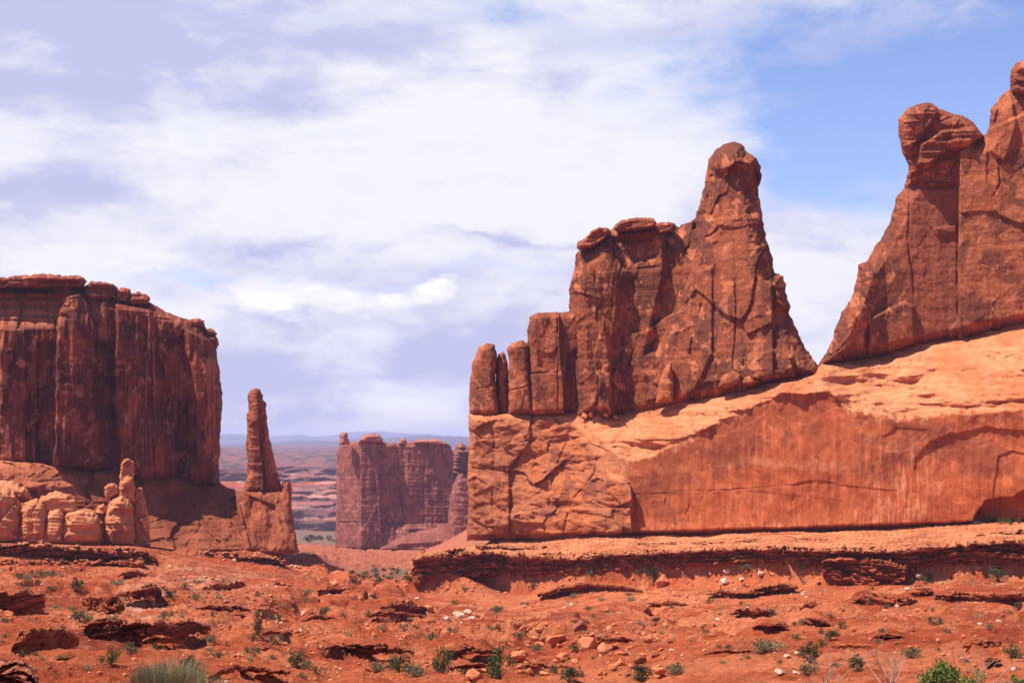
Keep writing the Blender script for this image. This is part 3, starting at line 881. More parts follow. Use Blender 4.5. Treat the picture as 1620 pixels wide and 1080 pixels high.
def build_columns():
    cols = [
        ('rock_column', [(743, 658), (742, 620), (747, 575), (757, 550), (771, 542), (783, 546), (786, 562), (784, 600), (790, 658)], 6, 'leftmost squat rock column with a rounded top at the end of the right-hand cliff', 5.0),
        ('rock_column', [(785, 657), (784, 575), (788, 560), (797, 556), (803, 572), (807, 657)], 3.0, 'narrowest low rock column, wedged in the gap between two wider ones', 2.6),
        ('rock_column', [(804, 657), (805, 565), (801, 552), (809, 542), (826, 538), (838, 545), (841, 600), (847, 657)], 6, 'round-topped rock column split by a level crack, beside the narrow wedge', 5.2),
        ('rock_column', [(838, 657), (834, 520), (839, 501), (852, 494), (884, 494), (913, 493), (920, 510), (922, 657)], 6, 'tall flat-topped rock block standing against the big fin', 6.0),
    ]

    def ex_block(px, py, sd, X, Z):
        return bump(px, py, [(884, 480), (930, 480), (930, 670), (896, 670), (890, 600), (886, 560)], -2.0, 2.5) + bump(px, py, [(898, 560), (930, 540), (930, 670), (890, 670)], -2.5, 5) \
            + cracks(px, py, [[(882, 490), (883, 660)], [(838, 590), (880, 588)]], 1.2, 1.4, 4) + bump(px, py, [(850, 553), (870, 560), (882, 551), (880, 585), (866, 590), (852, 580)], -0.8, 3)

    def ex_split(px, py, sd, X, Z):
        return cracks(px, py, [[(804, 618), (845, 608)]], 1.0, 1.4, 4)
    for i, (nm, p, T, lab, _) in enumerate(cols):
        pxm = sum(q[0] for q in p) / len(p)
        D = float(Dt(pxm))
        b = thing(nm, ((pxm - CX) / F_PX * D, D, (HY - 656) / F_PX * D), lab, 'rock column', 'columns at the end of the cliff')
        off = (0.5, 2.2, 0.3, 0.0)[i]
        relief('rock_body', p, lambda x, o=off: Dt(x) + o, tower_rock(T, 11, 200 + 20 * i, 0.4, 4, 7, ex_block if i == 3 else ex_split if i == 2 else None, 0.6, 0.05),
               tower_col(T_BASE * 1.15, T_DARK * 1.25, T_PALE, 210 + i, 0.65), thick=7, r_back=24, step=1.1, rough=1.1, rs=9, seed=20 + i, parent=b, base=b.location)


def build_fin():
    b = thing('rock_fin', (22, 393, 5), 'broad brown rock fin with layered domed top, left of the pointed spire', 'rock fin')
    poly = [(909, 662), (912, 640), (906, 580), (900, 500), (901, 455), (908, 425), (912, 402), (930, 384), (955, 368), (975, 358), (990, 352), (1034, 351),
            (1045, 356), (1062, 352), (1075, 358), (1098, 347), (1120, 380), (1150, 500), (1150, 620), (1060, 660), (975, 668)]

    def ex(px, py, sd, X, Z):
        F = 0
        bowl = sst(0, 14, sdist(px, py, [(962, 372), (1042, 365), (1050, 430), (1040, 440), (990, 425), (968, 410)]))
        F = F + bowl * (strata(Z, X, 1.4, 77, 0.9) - 0.30 * np.clip(430 - py, 0, 70) * 0.25)
        # the face leans back above the shoulder
        F = F - 0.05 * np.clip(430 - py, 0, 90) - 0.012 * np.clip(655 - py, 0, 240)
        F = F + bump(px, py, [(905, 660), (905, 430), (960, 400), (985, 440), (972, 560), (968, 660)], 2.2, 9)
        F = F + bump(px, py, [(1050, 360), (1110, 350), (1130, 420), (1040, 560), (1020, 560), (1048, 440)], -4.0, 14)
        F = F + bump(px, py, [(946, 670), (940, 560), (955, 500), (965, 560), (975, 670)], 1.2, 5)
        F = F + cracks(px, py, [[(985, 410), (975, 470), (985, 540), (980, 600)], [(940, 430), (948, 520), (945, 640)], [(1000, 440), (1015, 520), (985, 600)]], 1.3, 2.0, 8)
        return F
    relief('rock_body', poly, lambda x: Dt(x) + 1.0, tower_rock(8, 24, 300, 0.9, 6, 8, ex, 0.9, 0.15, 0.5, True), tower_col(T_BASE, T_DARK, T_PALE, 310, 0.75),
           thick=16, r_back=50, step=1.25, rough=2.2, rs=12, seed=30, parent=b, base=b.location)
    caps = [([(912, 392), (914, 382), (925, 378), (935, 366), (948, 359), (962, 361), (968, 368), (955, 380), (935, 392), (918, 397)], 4.0),
            ([(970, 362), (974, 355), (984, 348), (1008, 344), (1034, 345), (1039, 351), (1036, 359), (1005, 366), (975, 367)], 5.0),
            ([(1038, 362), (1040, 353), (1058, 351), (1068, 355), (1064, 366), (1045, 370)], 3.0)]
    for i, (p, T) in enumerate(caps):
        relief('cap_rock', p, lambda x: Dt(x) - 0.5, tower_rock(T, 5, 330 + 20 * i, 0.8, 3, 1.5, None, 0.8, 0.8), tower_col(T_BASE * 1.2, T_DARK * 1.2, T_PALE * 1.1, 340 + i, 0.5),
               thick=5, r_back=9, step=1.0, rough=1.2, rs=7, seed=35 + i, parent=b, base=b.location)


def build_spire():
    b = thing('rock_spire', (52, 372, 8), 'tall pointed brown rock spire with a rounded dark head, standing above the sloping cliff top', 'rock spire')
    poly = [(972, 662), (992, 640), (1012, 590), (1036, 520), (1058, 455), (1083, 405), (1097, 352), (1108, 322), (1116, 285), (1120, 256), (1130, 239), (1143, 228), (1160, 224),
            (1175, 228), (1181, 241), (1195, 250), (1203, 262), (1204, 286), (1199, 302), (1206, 340), (1212, 382), (1222, 405), (1224, 431), (1240, 436), (1243, 460), (1250, 482),
            (1247, 494), (1258, 516), (1272, 546), (1282, 562), (1297, 582), (1296, 600), (1200, 622), (1100, 645), (1040, 655)]

    def ex(px, py, sd, X, Z):
        xr = np.interp(py, [340, 420, 500, 570, 645], [1114, 1104, 1076, 1050, 1016])
        F = -0.018 * np.clip(640 - py, 0, 420) - 0.36 * np.clip(xr + 5 * fbm(px / 20, py / 20, 0, 3, 419) - px, 0, 60) * sst(330, 350, py)
        F = F + bump(px, py, [(1118, 256), (1135, 232), (1160, 220), (1185, 235), (1200, 250), (1190, 262), (1160, 268), (1130, 272)], 2.2, 7)
        F = F + bump(px, py, [(1122, 276), (1160, 270), (1195, 262), (1204, 300), (1208, 345), (1150, 345), (1112, 350)], -1.0, 5)
        F = F + bump(px, py, [(1138, 352), (1160, 340), (1207, 338), (1222, 410), (1225, 600), (1130, 640), (1132, 450)], 1.8, 4)
        F = F + bump(px, py, [(1222, 428), (1243, 434), (1250, 480), (1246, 496), (1228, 476)], 1.6, 3)
        F = F + bump(px, py, [(1186, 600), (1188, 575), (1205, 557), (1232, 550), (1255, 562), (1258, 600)], 2.4, 5)
        F = F + bump(px, py, [(1094, 650), (1092, 590), (1110, 545), (1132, 560), (1132, 645)], 0.9, 3)
        F = F + bump(px, py, [(1100, 430), (1128, 420), (1128, 560), (1090, 640), (1050, 640)], 1.2, 5)
        F = F + cracks(px, py, [[(1131, 420), (1132, 500), (1134, 615)], [(1092, 560), (1098, 520), (1110, 480)], [(1160, 400), (1165, 500), (1158, 600)], [(1225, 480), (1230, 530), (1255, 580)],
                                [(1100, 380), (1125, 372), (1150, 350)]], 1.3, 1.7, 9)
        return F
    relief('rock_body', poly, Dt, tower_rock(9, 26, 400, 0.9, 5.5, 6.5, ex, 0.9, 0.12, 0.0, True), tower_col(T_BASE * 1.05, T_DARK * 1.12, T_PALE, 410, 0.75, 0.4),
           thick=14, r_back=50, step=1.25, rough=2.4, rs=13, seed=40, parent=b, base=b.location)
    relief('flake', [(1037, 638), (1042, 606), (1050, 585), (1059, 573), (1064, 580), (1066, 612), (1065, 636)], lambda x: Dt(x) - 11, tower_rock(2.6, 12, 440, 0.3, 2, 3, None, 0.5),
           tower_col(ORANGE * 0.9, T_BASE, T_PALE, 441, 0.4), thick=3, r_back=12, step=1.0, rough=1.0, rs=8, seed=45, parent=b, base=b.location)
    for i, p in enumerate(([(1136, 612), (1142, 594), (1158, 586), (1172, 592), (1174, 606), (1150, 614)], [(1174, 606), (1178, 596), (1192, 594), (1200, 603), (1186, 610)])):
        relief('fallen_block', p, lambda x: Dt(x) - 12, tower_rock(2.2, 9, 450 + i, 0.3, 2, 2, None, 0.4), tower_col(T_BASE * 1.15, T_DARK * 1.3, T_PALE, 451 + i, 0.4), thick=3, r_back=10, step=1.0, rough=0.8,
               rs=8, seed=46 + i, parent=b, base=b.location)


def build_tower():
    b = thing('rock_tower', (92, 350, 17), 'massive brown rock tower with a bulging lumpy head, cut off by the right edge', 'rock tower')
    poly = [(1294, 580), (1299, 568), (1312, 550), (1322, 520), (1332, 492), (1346, 474), (1355, 442), (1358, 418), (1374, 410), (1381, 396), (1396, 374), (1410, 345), (1419, 312), (1431, 296),
            (1437, 270), (1442, 240), (1470, 215), (1530, 215), (1542, 222), (1558, 214), (1565, 202), (1568, 172), (1584, 151), (1601, 139), (1640, 120),
            (1700, 160), (1760, 260), (1850, 380), (1850, 470), (1620, 520), (1500, 545), (1400, 568)]

    def ex(px, py, sd, X, Z):
        F = -0.010 * np.clip(520 - py, 0, 420)
        F = F + bump(px, py, [(1517, 240), (1560, 205), (1900, 60), (1900, 600), (1516, 560)], 3.4, 4)
        F = F + bump(px, py, [(1300, 575), (1318, 520), (1336, 482), (1352, 474), (1372, 484), (1380, 500), (1368, 530), (1372, 575)], 2.6, 6)
        F = F + bump(px, py, [(1371, 570), (1374, 505), (1400, 490), (1432, 477), (1446, 484), (1448, 545), (1410, 560)], 2.0, 5)
        F = F + bump(px, py, [(1475, 362), (1512, 356), (1514, 372), (1480, 372)], 0.8, 2)
        F = F + bump(px, py, [(1436, 285), (1515, 290), (1515, 300), (1436, 300)], -0.8, 4)
        F = F + bump(px, py, [(1500, 540), (1502, 522), (1516, 504), (1524, 520), (1522, 535)], 1.2, 3)
        F = F + bump(px, py, [(1565, 240), (1572, 165), (1600, 140), (1610, 200), (1590, 260)], 1.4, 6)
        F = F + cracks(px, py, [[(1440, 300), (1436, 380), (1444, 440), (1446, 480)], [(1578, 230), (1582, 290), (1572, 310)], [(1517, 300), (1514, 420), (1517, 530)],
                                [(1362, 425), (1364, 460), (1375, 480)]], 1.1, 1.6, 10)
        return F

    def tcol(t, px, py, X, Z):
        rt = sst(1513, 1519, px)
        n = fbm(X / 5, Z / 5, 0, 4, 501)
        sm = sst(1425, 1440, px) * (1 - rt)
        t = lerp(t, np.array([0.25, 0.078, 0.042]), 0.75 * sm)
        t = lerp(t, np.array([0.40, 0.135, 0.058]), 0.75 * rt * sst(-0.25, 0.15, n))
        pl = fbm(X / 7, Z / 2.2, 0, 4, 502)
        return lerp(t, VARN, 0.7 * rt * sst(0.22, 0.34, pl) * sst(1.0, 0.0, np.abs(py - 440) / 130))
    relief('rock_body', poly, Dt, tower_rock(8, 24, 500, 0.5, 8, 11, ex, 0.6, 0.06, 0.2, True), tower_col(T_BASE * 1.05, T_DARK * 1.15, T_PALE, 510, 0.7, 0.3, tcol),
           thick=20, r_back=60, step=1.25, rough=2.0, rs=13, seed=50, parent=b, base=b.location)
    head = [(1436, 292), (1438, 262), (1427, 240), (1421, 212), (1422, 190), (1433, 174), (1452, 165), (1470, 162), (1486, 171), (1506, 180), (1530, 186), (1545, 200), (1556, 215), (1538, 234),
            (1522, 250), (1516, 272), (1514, 296), (1480, 300)]

    def hex_(px, py, sd, X, Z):
        F = bump(px, py, [(1418, 200), (1430, 170), (1470, 158), (1490, 172), (1470, 205), (1440, 240), (1424, 232)], 2.0, 8)
        F = F + bump(px, py, [(1455, 228), (1490, 206), (1545, 200), (1558, 215), (1530, 236), (1500, 238), (1470, 262), (1450, 262)], 2.6, 6)
        F = F + bump(px, py, [(1440, 275), (1470, 262), (1500, 240), (1522, 240), (1514, 290), (1470, 290), (1440, 296)], -2.6, 6)
        return F + cracks(px, py, [[(1424, 232), (1455, 215), (1480, 195), (1510, 184)], [(1445, 250), (1480, 225), (1540, 215)]], 0.9, 2, 11)
    relief('head', head, Dt, tower_rock(8, 15, 540, 0.9, 5, 3.5, hex_, 0.9, 0.6), tower_col(T_BASE * 1.15, T_DARK * 1.2, T_PALE, 545, 0.55), thick=12, r_back=34, step=1.1,
           rough=1.8, rs=12, seed=55, parent=b, base=b.location)
    relief('cap_rock', [(1600, 146), (1598, 128), (1599, 112), (1607, 100), (1622, 95), (1645, 94), (1665, 110), (1668, 150), (1630, 155)], Dt, tower_rock(7, 12, 560, 0.8, 4, 3, None, 0.8, 0.6),
           tower_col(T_BASE * 1.1, T_DARK * 1.2, T_PALE, 565, 0.5), thick=9, r_back=24, step=1.1, rough=1.2, rs=10, seed=56, parent=b, base=b.location)


build_cliff()
build_columns()
build_fin()
build_spire()
build_tower()

# ------------------------------------------------------------------ the left-hand butte, its apron, pinnacle and hoodoo


def Dl(px):
    return np.interp(np.asarray(px, float), [-260, 60, 130, 350], [446, 450, 453, 474])


B_BASE = np.array([0.26, 0.066, 0.032])
B_DARK = np.array([0.095, 0.029, 0.020])
B_PALE = np.array([0.46, 0.175, 0.095])


def build_butte():
    b = thing('sandstone_butte', (-125, 470, -8), 'huge dark red flat-topped butte with stained cliffs filling the left edge', 'butte')
    poly = [(-260, 470), (-150, 446), (0, 446), (35, 442), (75, 440), (130, 446), (136, 462), (180, 470), (206, 474), (236, 478), (262, 493), (292, 504), (318, 511), (330, 524), (341, 545),
            (343, 560), (349, 600), (351, 650), (348, 710), (345, 770), (300, 768), (200, 760), (100, 748), (0, 742), (-260, 730)]

    def ex(px, py, sd, X, Z):
        # the cap steps back in beds on the left and along the rim
        left = 1 - sst(80, 112, px + 10 * fbm(px / 20, py / 14, 0, 3, 601))
        rec = np.clip(520 - py, 0, 80)
        F = -left * rec * 0.22 + left * sst(520, 500, py) * strata(Z, X, 1.15, 602, 1.2)
        rim = interp([(-260, 470), (0, 452), (130, 456), (236, 486), (320, 522), (350, 560)])(px)
        up = sst(26, 4, py - rim)
        F = F + up * (strata(Z, X, 1.5, 603, 1.3)) - 0.06 * np.clip(rim + 60 - py, 0, 60)
        for poly_, a, s in (([(96, 470), (135, 462), (150, 520), (150, 740), (84, 740), (90, 540)], 5.0, 5), ([(185, 480), (235, 488), (250, 560), (262, 760), (190, 760), (180, 600)], 5.5, 5),
                            ([(292, 520), (340, 540), (352, 650), (346, 770), (300, 770), (310, 640)], 4.5, 6), ([(58, 540), (84, 540), (80, 740), (55, 740)], -3.5, 3),
                            ([(150, 540), (180, 540), (186, 745), (160, 745)], -4, 3), ([(0, 520), (40, 520), (44, 735), (0, 735)], 3.0, 4),
                            ([(262, 540), (290, 530), (298, 650), (290, 765), (268, 765)], -3.0, 3)):
            F = F + bump(px + 5 * fbm(px / 25, py / 50, 0, 3, 604), py, poly_, a, s)
        F = F + cracks(px, py, [[(134, 470), (150, 540), (158, 700)], [(240, 560), (243, 740)], [(302, 560), (296, 650), (300, 700)], [(60, 540), (52, 640), (60, 720)], [(180, 560), (186, 640), (192, 745)]], 1.6, 1.8, 12)
        return F

    def bcol(t, px, py, X, Z):
        left = 1 - sst(80, 112, px + 10 * fbm(px / 20, py / 14, 0, 3, 601))
        cap = left * sst(525, 505, py)
        t = lerp(t, np.array([0.44, 0.16, 0.075]) * (1 + 0.25 * np.clip(perlin(Z / 0.8, X / 40, 0, 605), -1, 1))[..., None], 0.9 * cap)
        s = fbm(X / 0.8, Z / 40, 0, 4, 606, 0.6)
        t = lerp(t, B_PALE, 0.6 * sst(0.15, 0.45, s) * sst(180, 215, px) * sst(1.0, 0.2, np.abs(py - 640) / 130))
        blotch = fbm(X / 7, Z / 12, 0, 4, 607)
        return lerp(t, B_DARK, 0.5 * sst(0.05, 0.3, blotch) * (1 - cap))
    relief('cliff_wall', poly, Dl, tower_rock(14, 22, 600, 1.1, 6, 16, ex, 1.0, 0.15, 1.9), tower_col(B_BASE, B_DARK, B_PALE, 610, 0.8, 0.35, bcol), thick=70, r_back=60, step=1.25, rough=2.0,
           rs=14, seed=60, parent=b, base=b.location)
    caps = [([(-200, 452), (-60, 440), (0, 439), (30, 437), (66, 433), (100, 435), (133, 437), (137, 446), (128, 456), (60, 454), (0, 456), (-180, 470)], 8, 12),
            ([(132, 470), (134, 452), (142, 446), (162, 445), (180, 449), (186, 457), (178, 474), (150, 478)], 6, 10), ([(180, 478), (182, 460), (192, 456), (205, 458), (208, 466), (202, 478), (190, 480)], 4.5, 9),
            ([(198, 478), (206, 465), (220, 462), (232, 465), (237, 474), (234, 482), (212, 484)], 4.5, 9), ([(300, 514), (298, 506), (310, 503), (322, 507), (326, 518), (312, 522)], 3.0, 8),
            ([(326, 532), (324, 522), (334, 519), (341, 524), (346, 540), (345, 552), (332, 548)], 3.5, 8)]
    for i, (p, T, r) in enumerate(caps):
        relief('cap_rock', p, lambda x: Dl(x) - 4, tower_rock(T, 5, 640 + 20 * i, 0.7, 4, 1.6, None, 0.9, 1.5), tower_col(B_BASE * 1.25, B_DARK * 1.6, B_PALE, 650 + i, 0.6), thick=(40 if i == 0 else 8), r_back=14,
               step=1.0, rough=2.2, rs=8, seed=65 + i, parent=b, base=b.location)


def build_apron():
    b = thing('slickrock_apron', (-110, 430, -26), 'smooth sloping slickrock apron, half shaded, at the foot of the left butte', 'rock slope')
    poly = [(-260, 700), (-100, 726), (0, 728), (60, 733), (140, 741), (230, 748), (346, 762), (356, 769), (378, 777), (402, 784), (430, 800), (450, 840), (460, 874), (350, 880), (235, 874), (0, 872), (-260, 876)]
    ytop = interp([(-260, 720), (0, 733), (230, 752), (346, 766), (400, 784), (450, 840), (470, 870)])

    def f(px, py, sd, X, Z):
        h = np.clip((868 - py) / np.maximum(868 - ytop(px), 10), 0, 1.1)
        F = 30 * (1 - h ** 0.75) * sst(470, 330, px) + 3 * prof(sd / 20) + 8 * sst(330, 430, px) * (1 - h)
        F = F + 1.8 * fbm(X / 16, Z / 9, 0, 4, 701) + 0.4 * fbm(X / 2, Z / 1.5, 0, 4, 702, 0.6) + strata(Z, X, 2.2, 703, 0.6) + 1.1 * facets(X, Z, 9, 6, 708, 0.7, 1.8, 0.6, 0.03) + 0.6 * facets(X, Z, 3, 2.5, 709, 0.5, 1.0, 0.3, 0.05)
        F = F + bump(px, py, [(296, 770), (330, 780), (390, 850), (400, 880), (300, 880), (320, 830)], 1.8, 4) + bump(px, py, [(345, 780), (400, 810), (440, 880), (390, 880), (375, 840)], 1.5, 5)
        F = F + cracks(px, py, [[(300, 775), (320, 820), (350, 850)], [(330, 780), (355, 815), (385, 850), (392, 870)], [(290, 800), (340, 805)]], 1.4, 2.0, 13)
        F = F + bump(px, py, [(-260, 765), (30, 760), (75, 765), (60, 772), (-260, 776)], 2.0, 3)
        return F

    def c(px, py, sd, X, Z, F):
        n = fbm(X / 9, Z / 6, 0, 5, 704)
        t = lerp(np.array([0.46, 0.155, 0.07]), np.array([0.33, 0.095, 0.044]), sst(-0.2, 0.3, n + 0.3 * fbm(X / 2, Z / 20, 0, 3, 705)))
        t = t * (1 + 0.13 * np.clip(perlin(Z / 1.0, X / 60, 0, 706) * 1.5, -1, 1))[..., None]
        t = lerp(t, t * np.array([0.62, 0.58, 0.58]), 0.95 * sst(95, 150, px + 40 * n) * (1 - 0.6 * sst(370, 420, px)))  # right part darkened: the butte's shade put into the colour, with varnish stain
        return lerp(t, VARN * 1.3, 0.6 * sst(0.25, 0.45, fbm(X / 5, Z / 8, 0, 4, 707)))
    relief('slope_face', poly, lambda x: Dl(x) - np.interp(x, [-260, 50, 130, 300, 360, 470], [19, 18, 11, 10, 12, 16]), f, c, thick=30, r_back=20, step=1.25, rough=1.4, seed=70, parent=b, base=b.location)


def build_pinnacle():
    b = thing('rock_pinnacle', (-75, 452, -30), 'slim dark rock pinnacle on a square pedestal, right of the left butte', 'rock pinnacle')
    relief('spire', [(384, 780), (391, 752), (392, 730), (389, 700), (391, 678), (390, 655), (393, 650), (392, 625), (397, 616), (404, 614), (412, 617), (416, 626), (416, 632), (421, 637), (422, 664), (426, 690),
                     (431, 712), (437, 738), (443, 760), (450, 780)], 449,
           tower_rock(5.0, 12, 720, 0.7, 3, 7, lambda px, py, sd, X, Z: cracks(px, py, [[(408, 640), (414, 700), (420, 775)]], 1.2, 1.6, 14) + bump(px, py, [(408, 660), (460, 660), (460, 790), (418, 790)], -1.6, 2), 0.5),
           tower_col(np.array([0.31, 0.10, 0.055]), np.array([0.19, 0.058, 0.036]), T_PALE, 725, 0.7), thick=6, r_back=16, step=1.0, rough=1.2, rs=7, seed=72, parent=b, base=b.location)

    def pf(px, py, sd, X, Z):
        return 4 * prof(sd / 14) + 0.12 * np.clip(py - 776, 0, 100) + 0.5 * fbm(X / 5, Z / 5, 0, 4, 731) + 0.4 * facets(X, Z, 4, 6, 732, 0.4, 1.0, 0.5, 0.05) + bump(px, py, [(372, 774), (436, 800), (448, 880), (400, 880)], -1.2, 3) + 1.2 * fbm(X / 3, Z / 9, 0, 4, 733)
    relief('pedestal', [(372, 776), (400, 775), (444, 776), (447, 762), (459, 760), (462, 775), (461, 800), (466, 835), (473, 874), (430, 878), (385, 872), (374, 800)], 447, pf,
           tower_col(np.array([0.31, 0.092, 0.042]), np.array([0.20, 0.06, 0.03]), np.array([0.40, 0.14, 0.065]), 735, 0.5), thick=16, r_back=24, step=1.0, rough=1.2, rs=8, seed=73, parent=b, base=b.location)


H_BASE = np.array([0.58, 0.25, 0.115])
H_DARK = np.array([0.47, 0.17, 0.075])


def knob(name, poly, D, T, seed, parent, dark=False, ex=None, r=None):
    P = np.array(poly)
    w = min(np.ptp(P[:, 0]), np.ptp(P[:, 1]))
    return relief(name, poly, D, tower_rock(T, r or w * 0.26, 800 + seed * 20, 0.95, 3.2, 2.4, ex, 0.6, 0.45), tower_col(H_BASE, H_DARK, PEACH, 805 + seed, 0.5, 0.1), thick=T * 1.2, r_back=w * 0.5, step=0.9,
                  rough=2.2, rs=9, seed=80 + seed, parent=parent, base=parent.location)


def build_hoodoo():
    D = 397
    b = thing('hoodoo', (-97, D, -26), 'pale orange hoodoo of stacked round blocks with one upright finger, before the left butte', 'hoodoo')
    knob('finger', [(189, 772), (190, 745), (194, 730), (199, 725), (206, 725), (211, 731), (212, 748), (214, 775)], D + 2.0, 2.2, 1, b)
    knob('finger_block', [(188, 795), (189, 768), (194, 757), (203, 752), (212, 754), (214, 795)], D + 0.6, 2.6, 2, b)
    knob('knob', [(166, 786), (165, 773), (171, 766), (180, 764), (187, 769), (188, 780), (178, 786), (172, 790)], D + 1.0, 2.4, 3, b)
    knob('knob', [(212, 792), (214, 774), (219, 769), (224, 772), (229, 790), (232, 806), (214, 806)], D + 1.6, 2.0, 4, b)
    cr = lambda px, py, sd, X, Z: cracks(px, py, [[(164, 829), (190, 829), (214, 829)]], 0.9, 1.3, 15) + bump(px, py, [(167, 830), (168, 810), (178, 800), (189, 803), (194, 815), (192, 829)], 0.8, 3)
    knob('body', [(165, 862), (166, 822), (169, 802), (178, 790), (192, 783), (204, 788), (211, 800), (214, 830), (215, 864)], D, 4.2, 5, b, ex=cr)
    knob('body', [(211, 866), (211, 808), (214, 792), (222, 786), (230, 792), (234, 810), (237, 835), (239, 866)], D + 2.2, 3.2, 6, b)
    knob('shoulder', [(147, 818), (150, 806), (158, 798), (166, 796), (169, 806), (168, 832), (158, 832)], D + 1.5, 2.0, 7, b)
    knob('egg', [(149, 860), (150, 848), (157, 839), (163, 840), (166, 852), (165, 862)], D - 0.5, 1.6, 8, b)
    mounds = [([(-120, 862), (-120, 790), (-60, 772), (0, 768), (16, 772), (26, 783), (34, 800), (38, 862)], 393, 6, 'big rounded pale rock mound at the left edge of the picture'),
              ([(30, 862), (32, 806), (40, 794), (58, 788), (70, 796), (76, 812), (78, 862)], 392, 4.5, 'pale rock mound standing second from the left edge'),
              ([(52, 815), (55, 796), (66, 784), (86, 777), (106, 780), (118, 790), (124, 806), (120, 816)], 395, 5, 'broad loaf-shaped pale boulder lying on top of the rock mounds'),
              ([(70, 862), (71, 818), (78, 808), (92, 804), (101, 812), (103, 862)], 391, 3.5, 'narrow upright pale block between two rock mounds'),
              ([(95, 862), (97, 824), (106, 811), (128, 806), (148, 810), (157, 822), (161, 842), (158, 862)], 391, 4.5, 'low cracked pale rock mound just left of the hoodoo'),
              ([(120, 822), (124, 808), (136, 803), (150, 808), (156, 818), (150, 828), (130, 828)], 394, 3, 'flat pale slab behind the low mound beside the hoodoo'),
              ([(-60, 795), (-40, 772), (-10, 760), (20, 760), (42, 772), (52, 790), (20, 800)], 398, 5, 'sloping pale slab above the leftmost rock mound')]
    mounds.append(([(-80, 862), (-80, 815), (20, 808), (60, 818), (110, 822), (160, 818), (172, 835), (172, 862)], 400, 4, 'low broken bench of pale rock filling the gaps behind the rock mounds'))
    for i, (p, d, T, lab) in enumerate(mounds):
        m = thing('rock_mound', ((np.mean([q[0] for q in p]) - CX) / F_PX * d, d, (HY - 862) / F_PX * d), lab, 'rock mound', 'pale rock mounds beside the hoodoo')
        knob('rock_body', p, d, T, 20 + i, m)


build_butte()
build_apron()
build_pinnacle()
build_hoodoo()

# ------------------------------------------------------------------ far butte and mesas


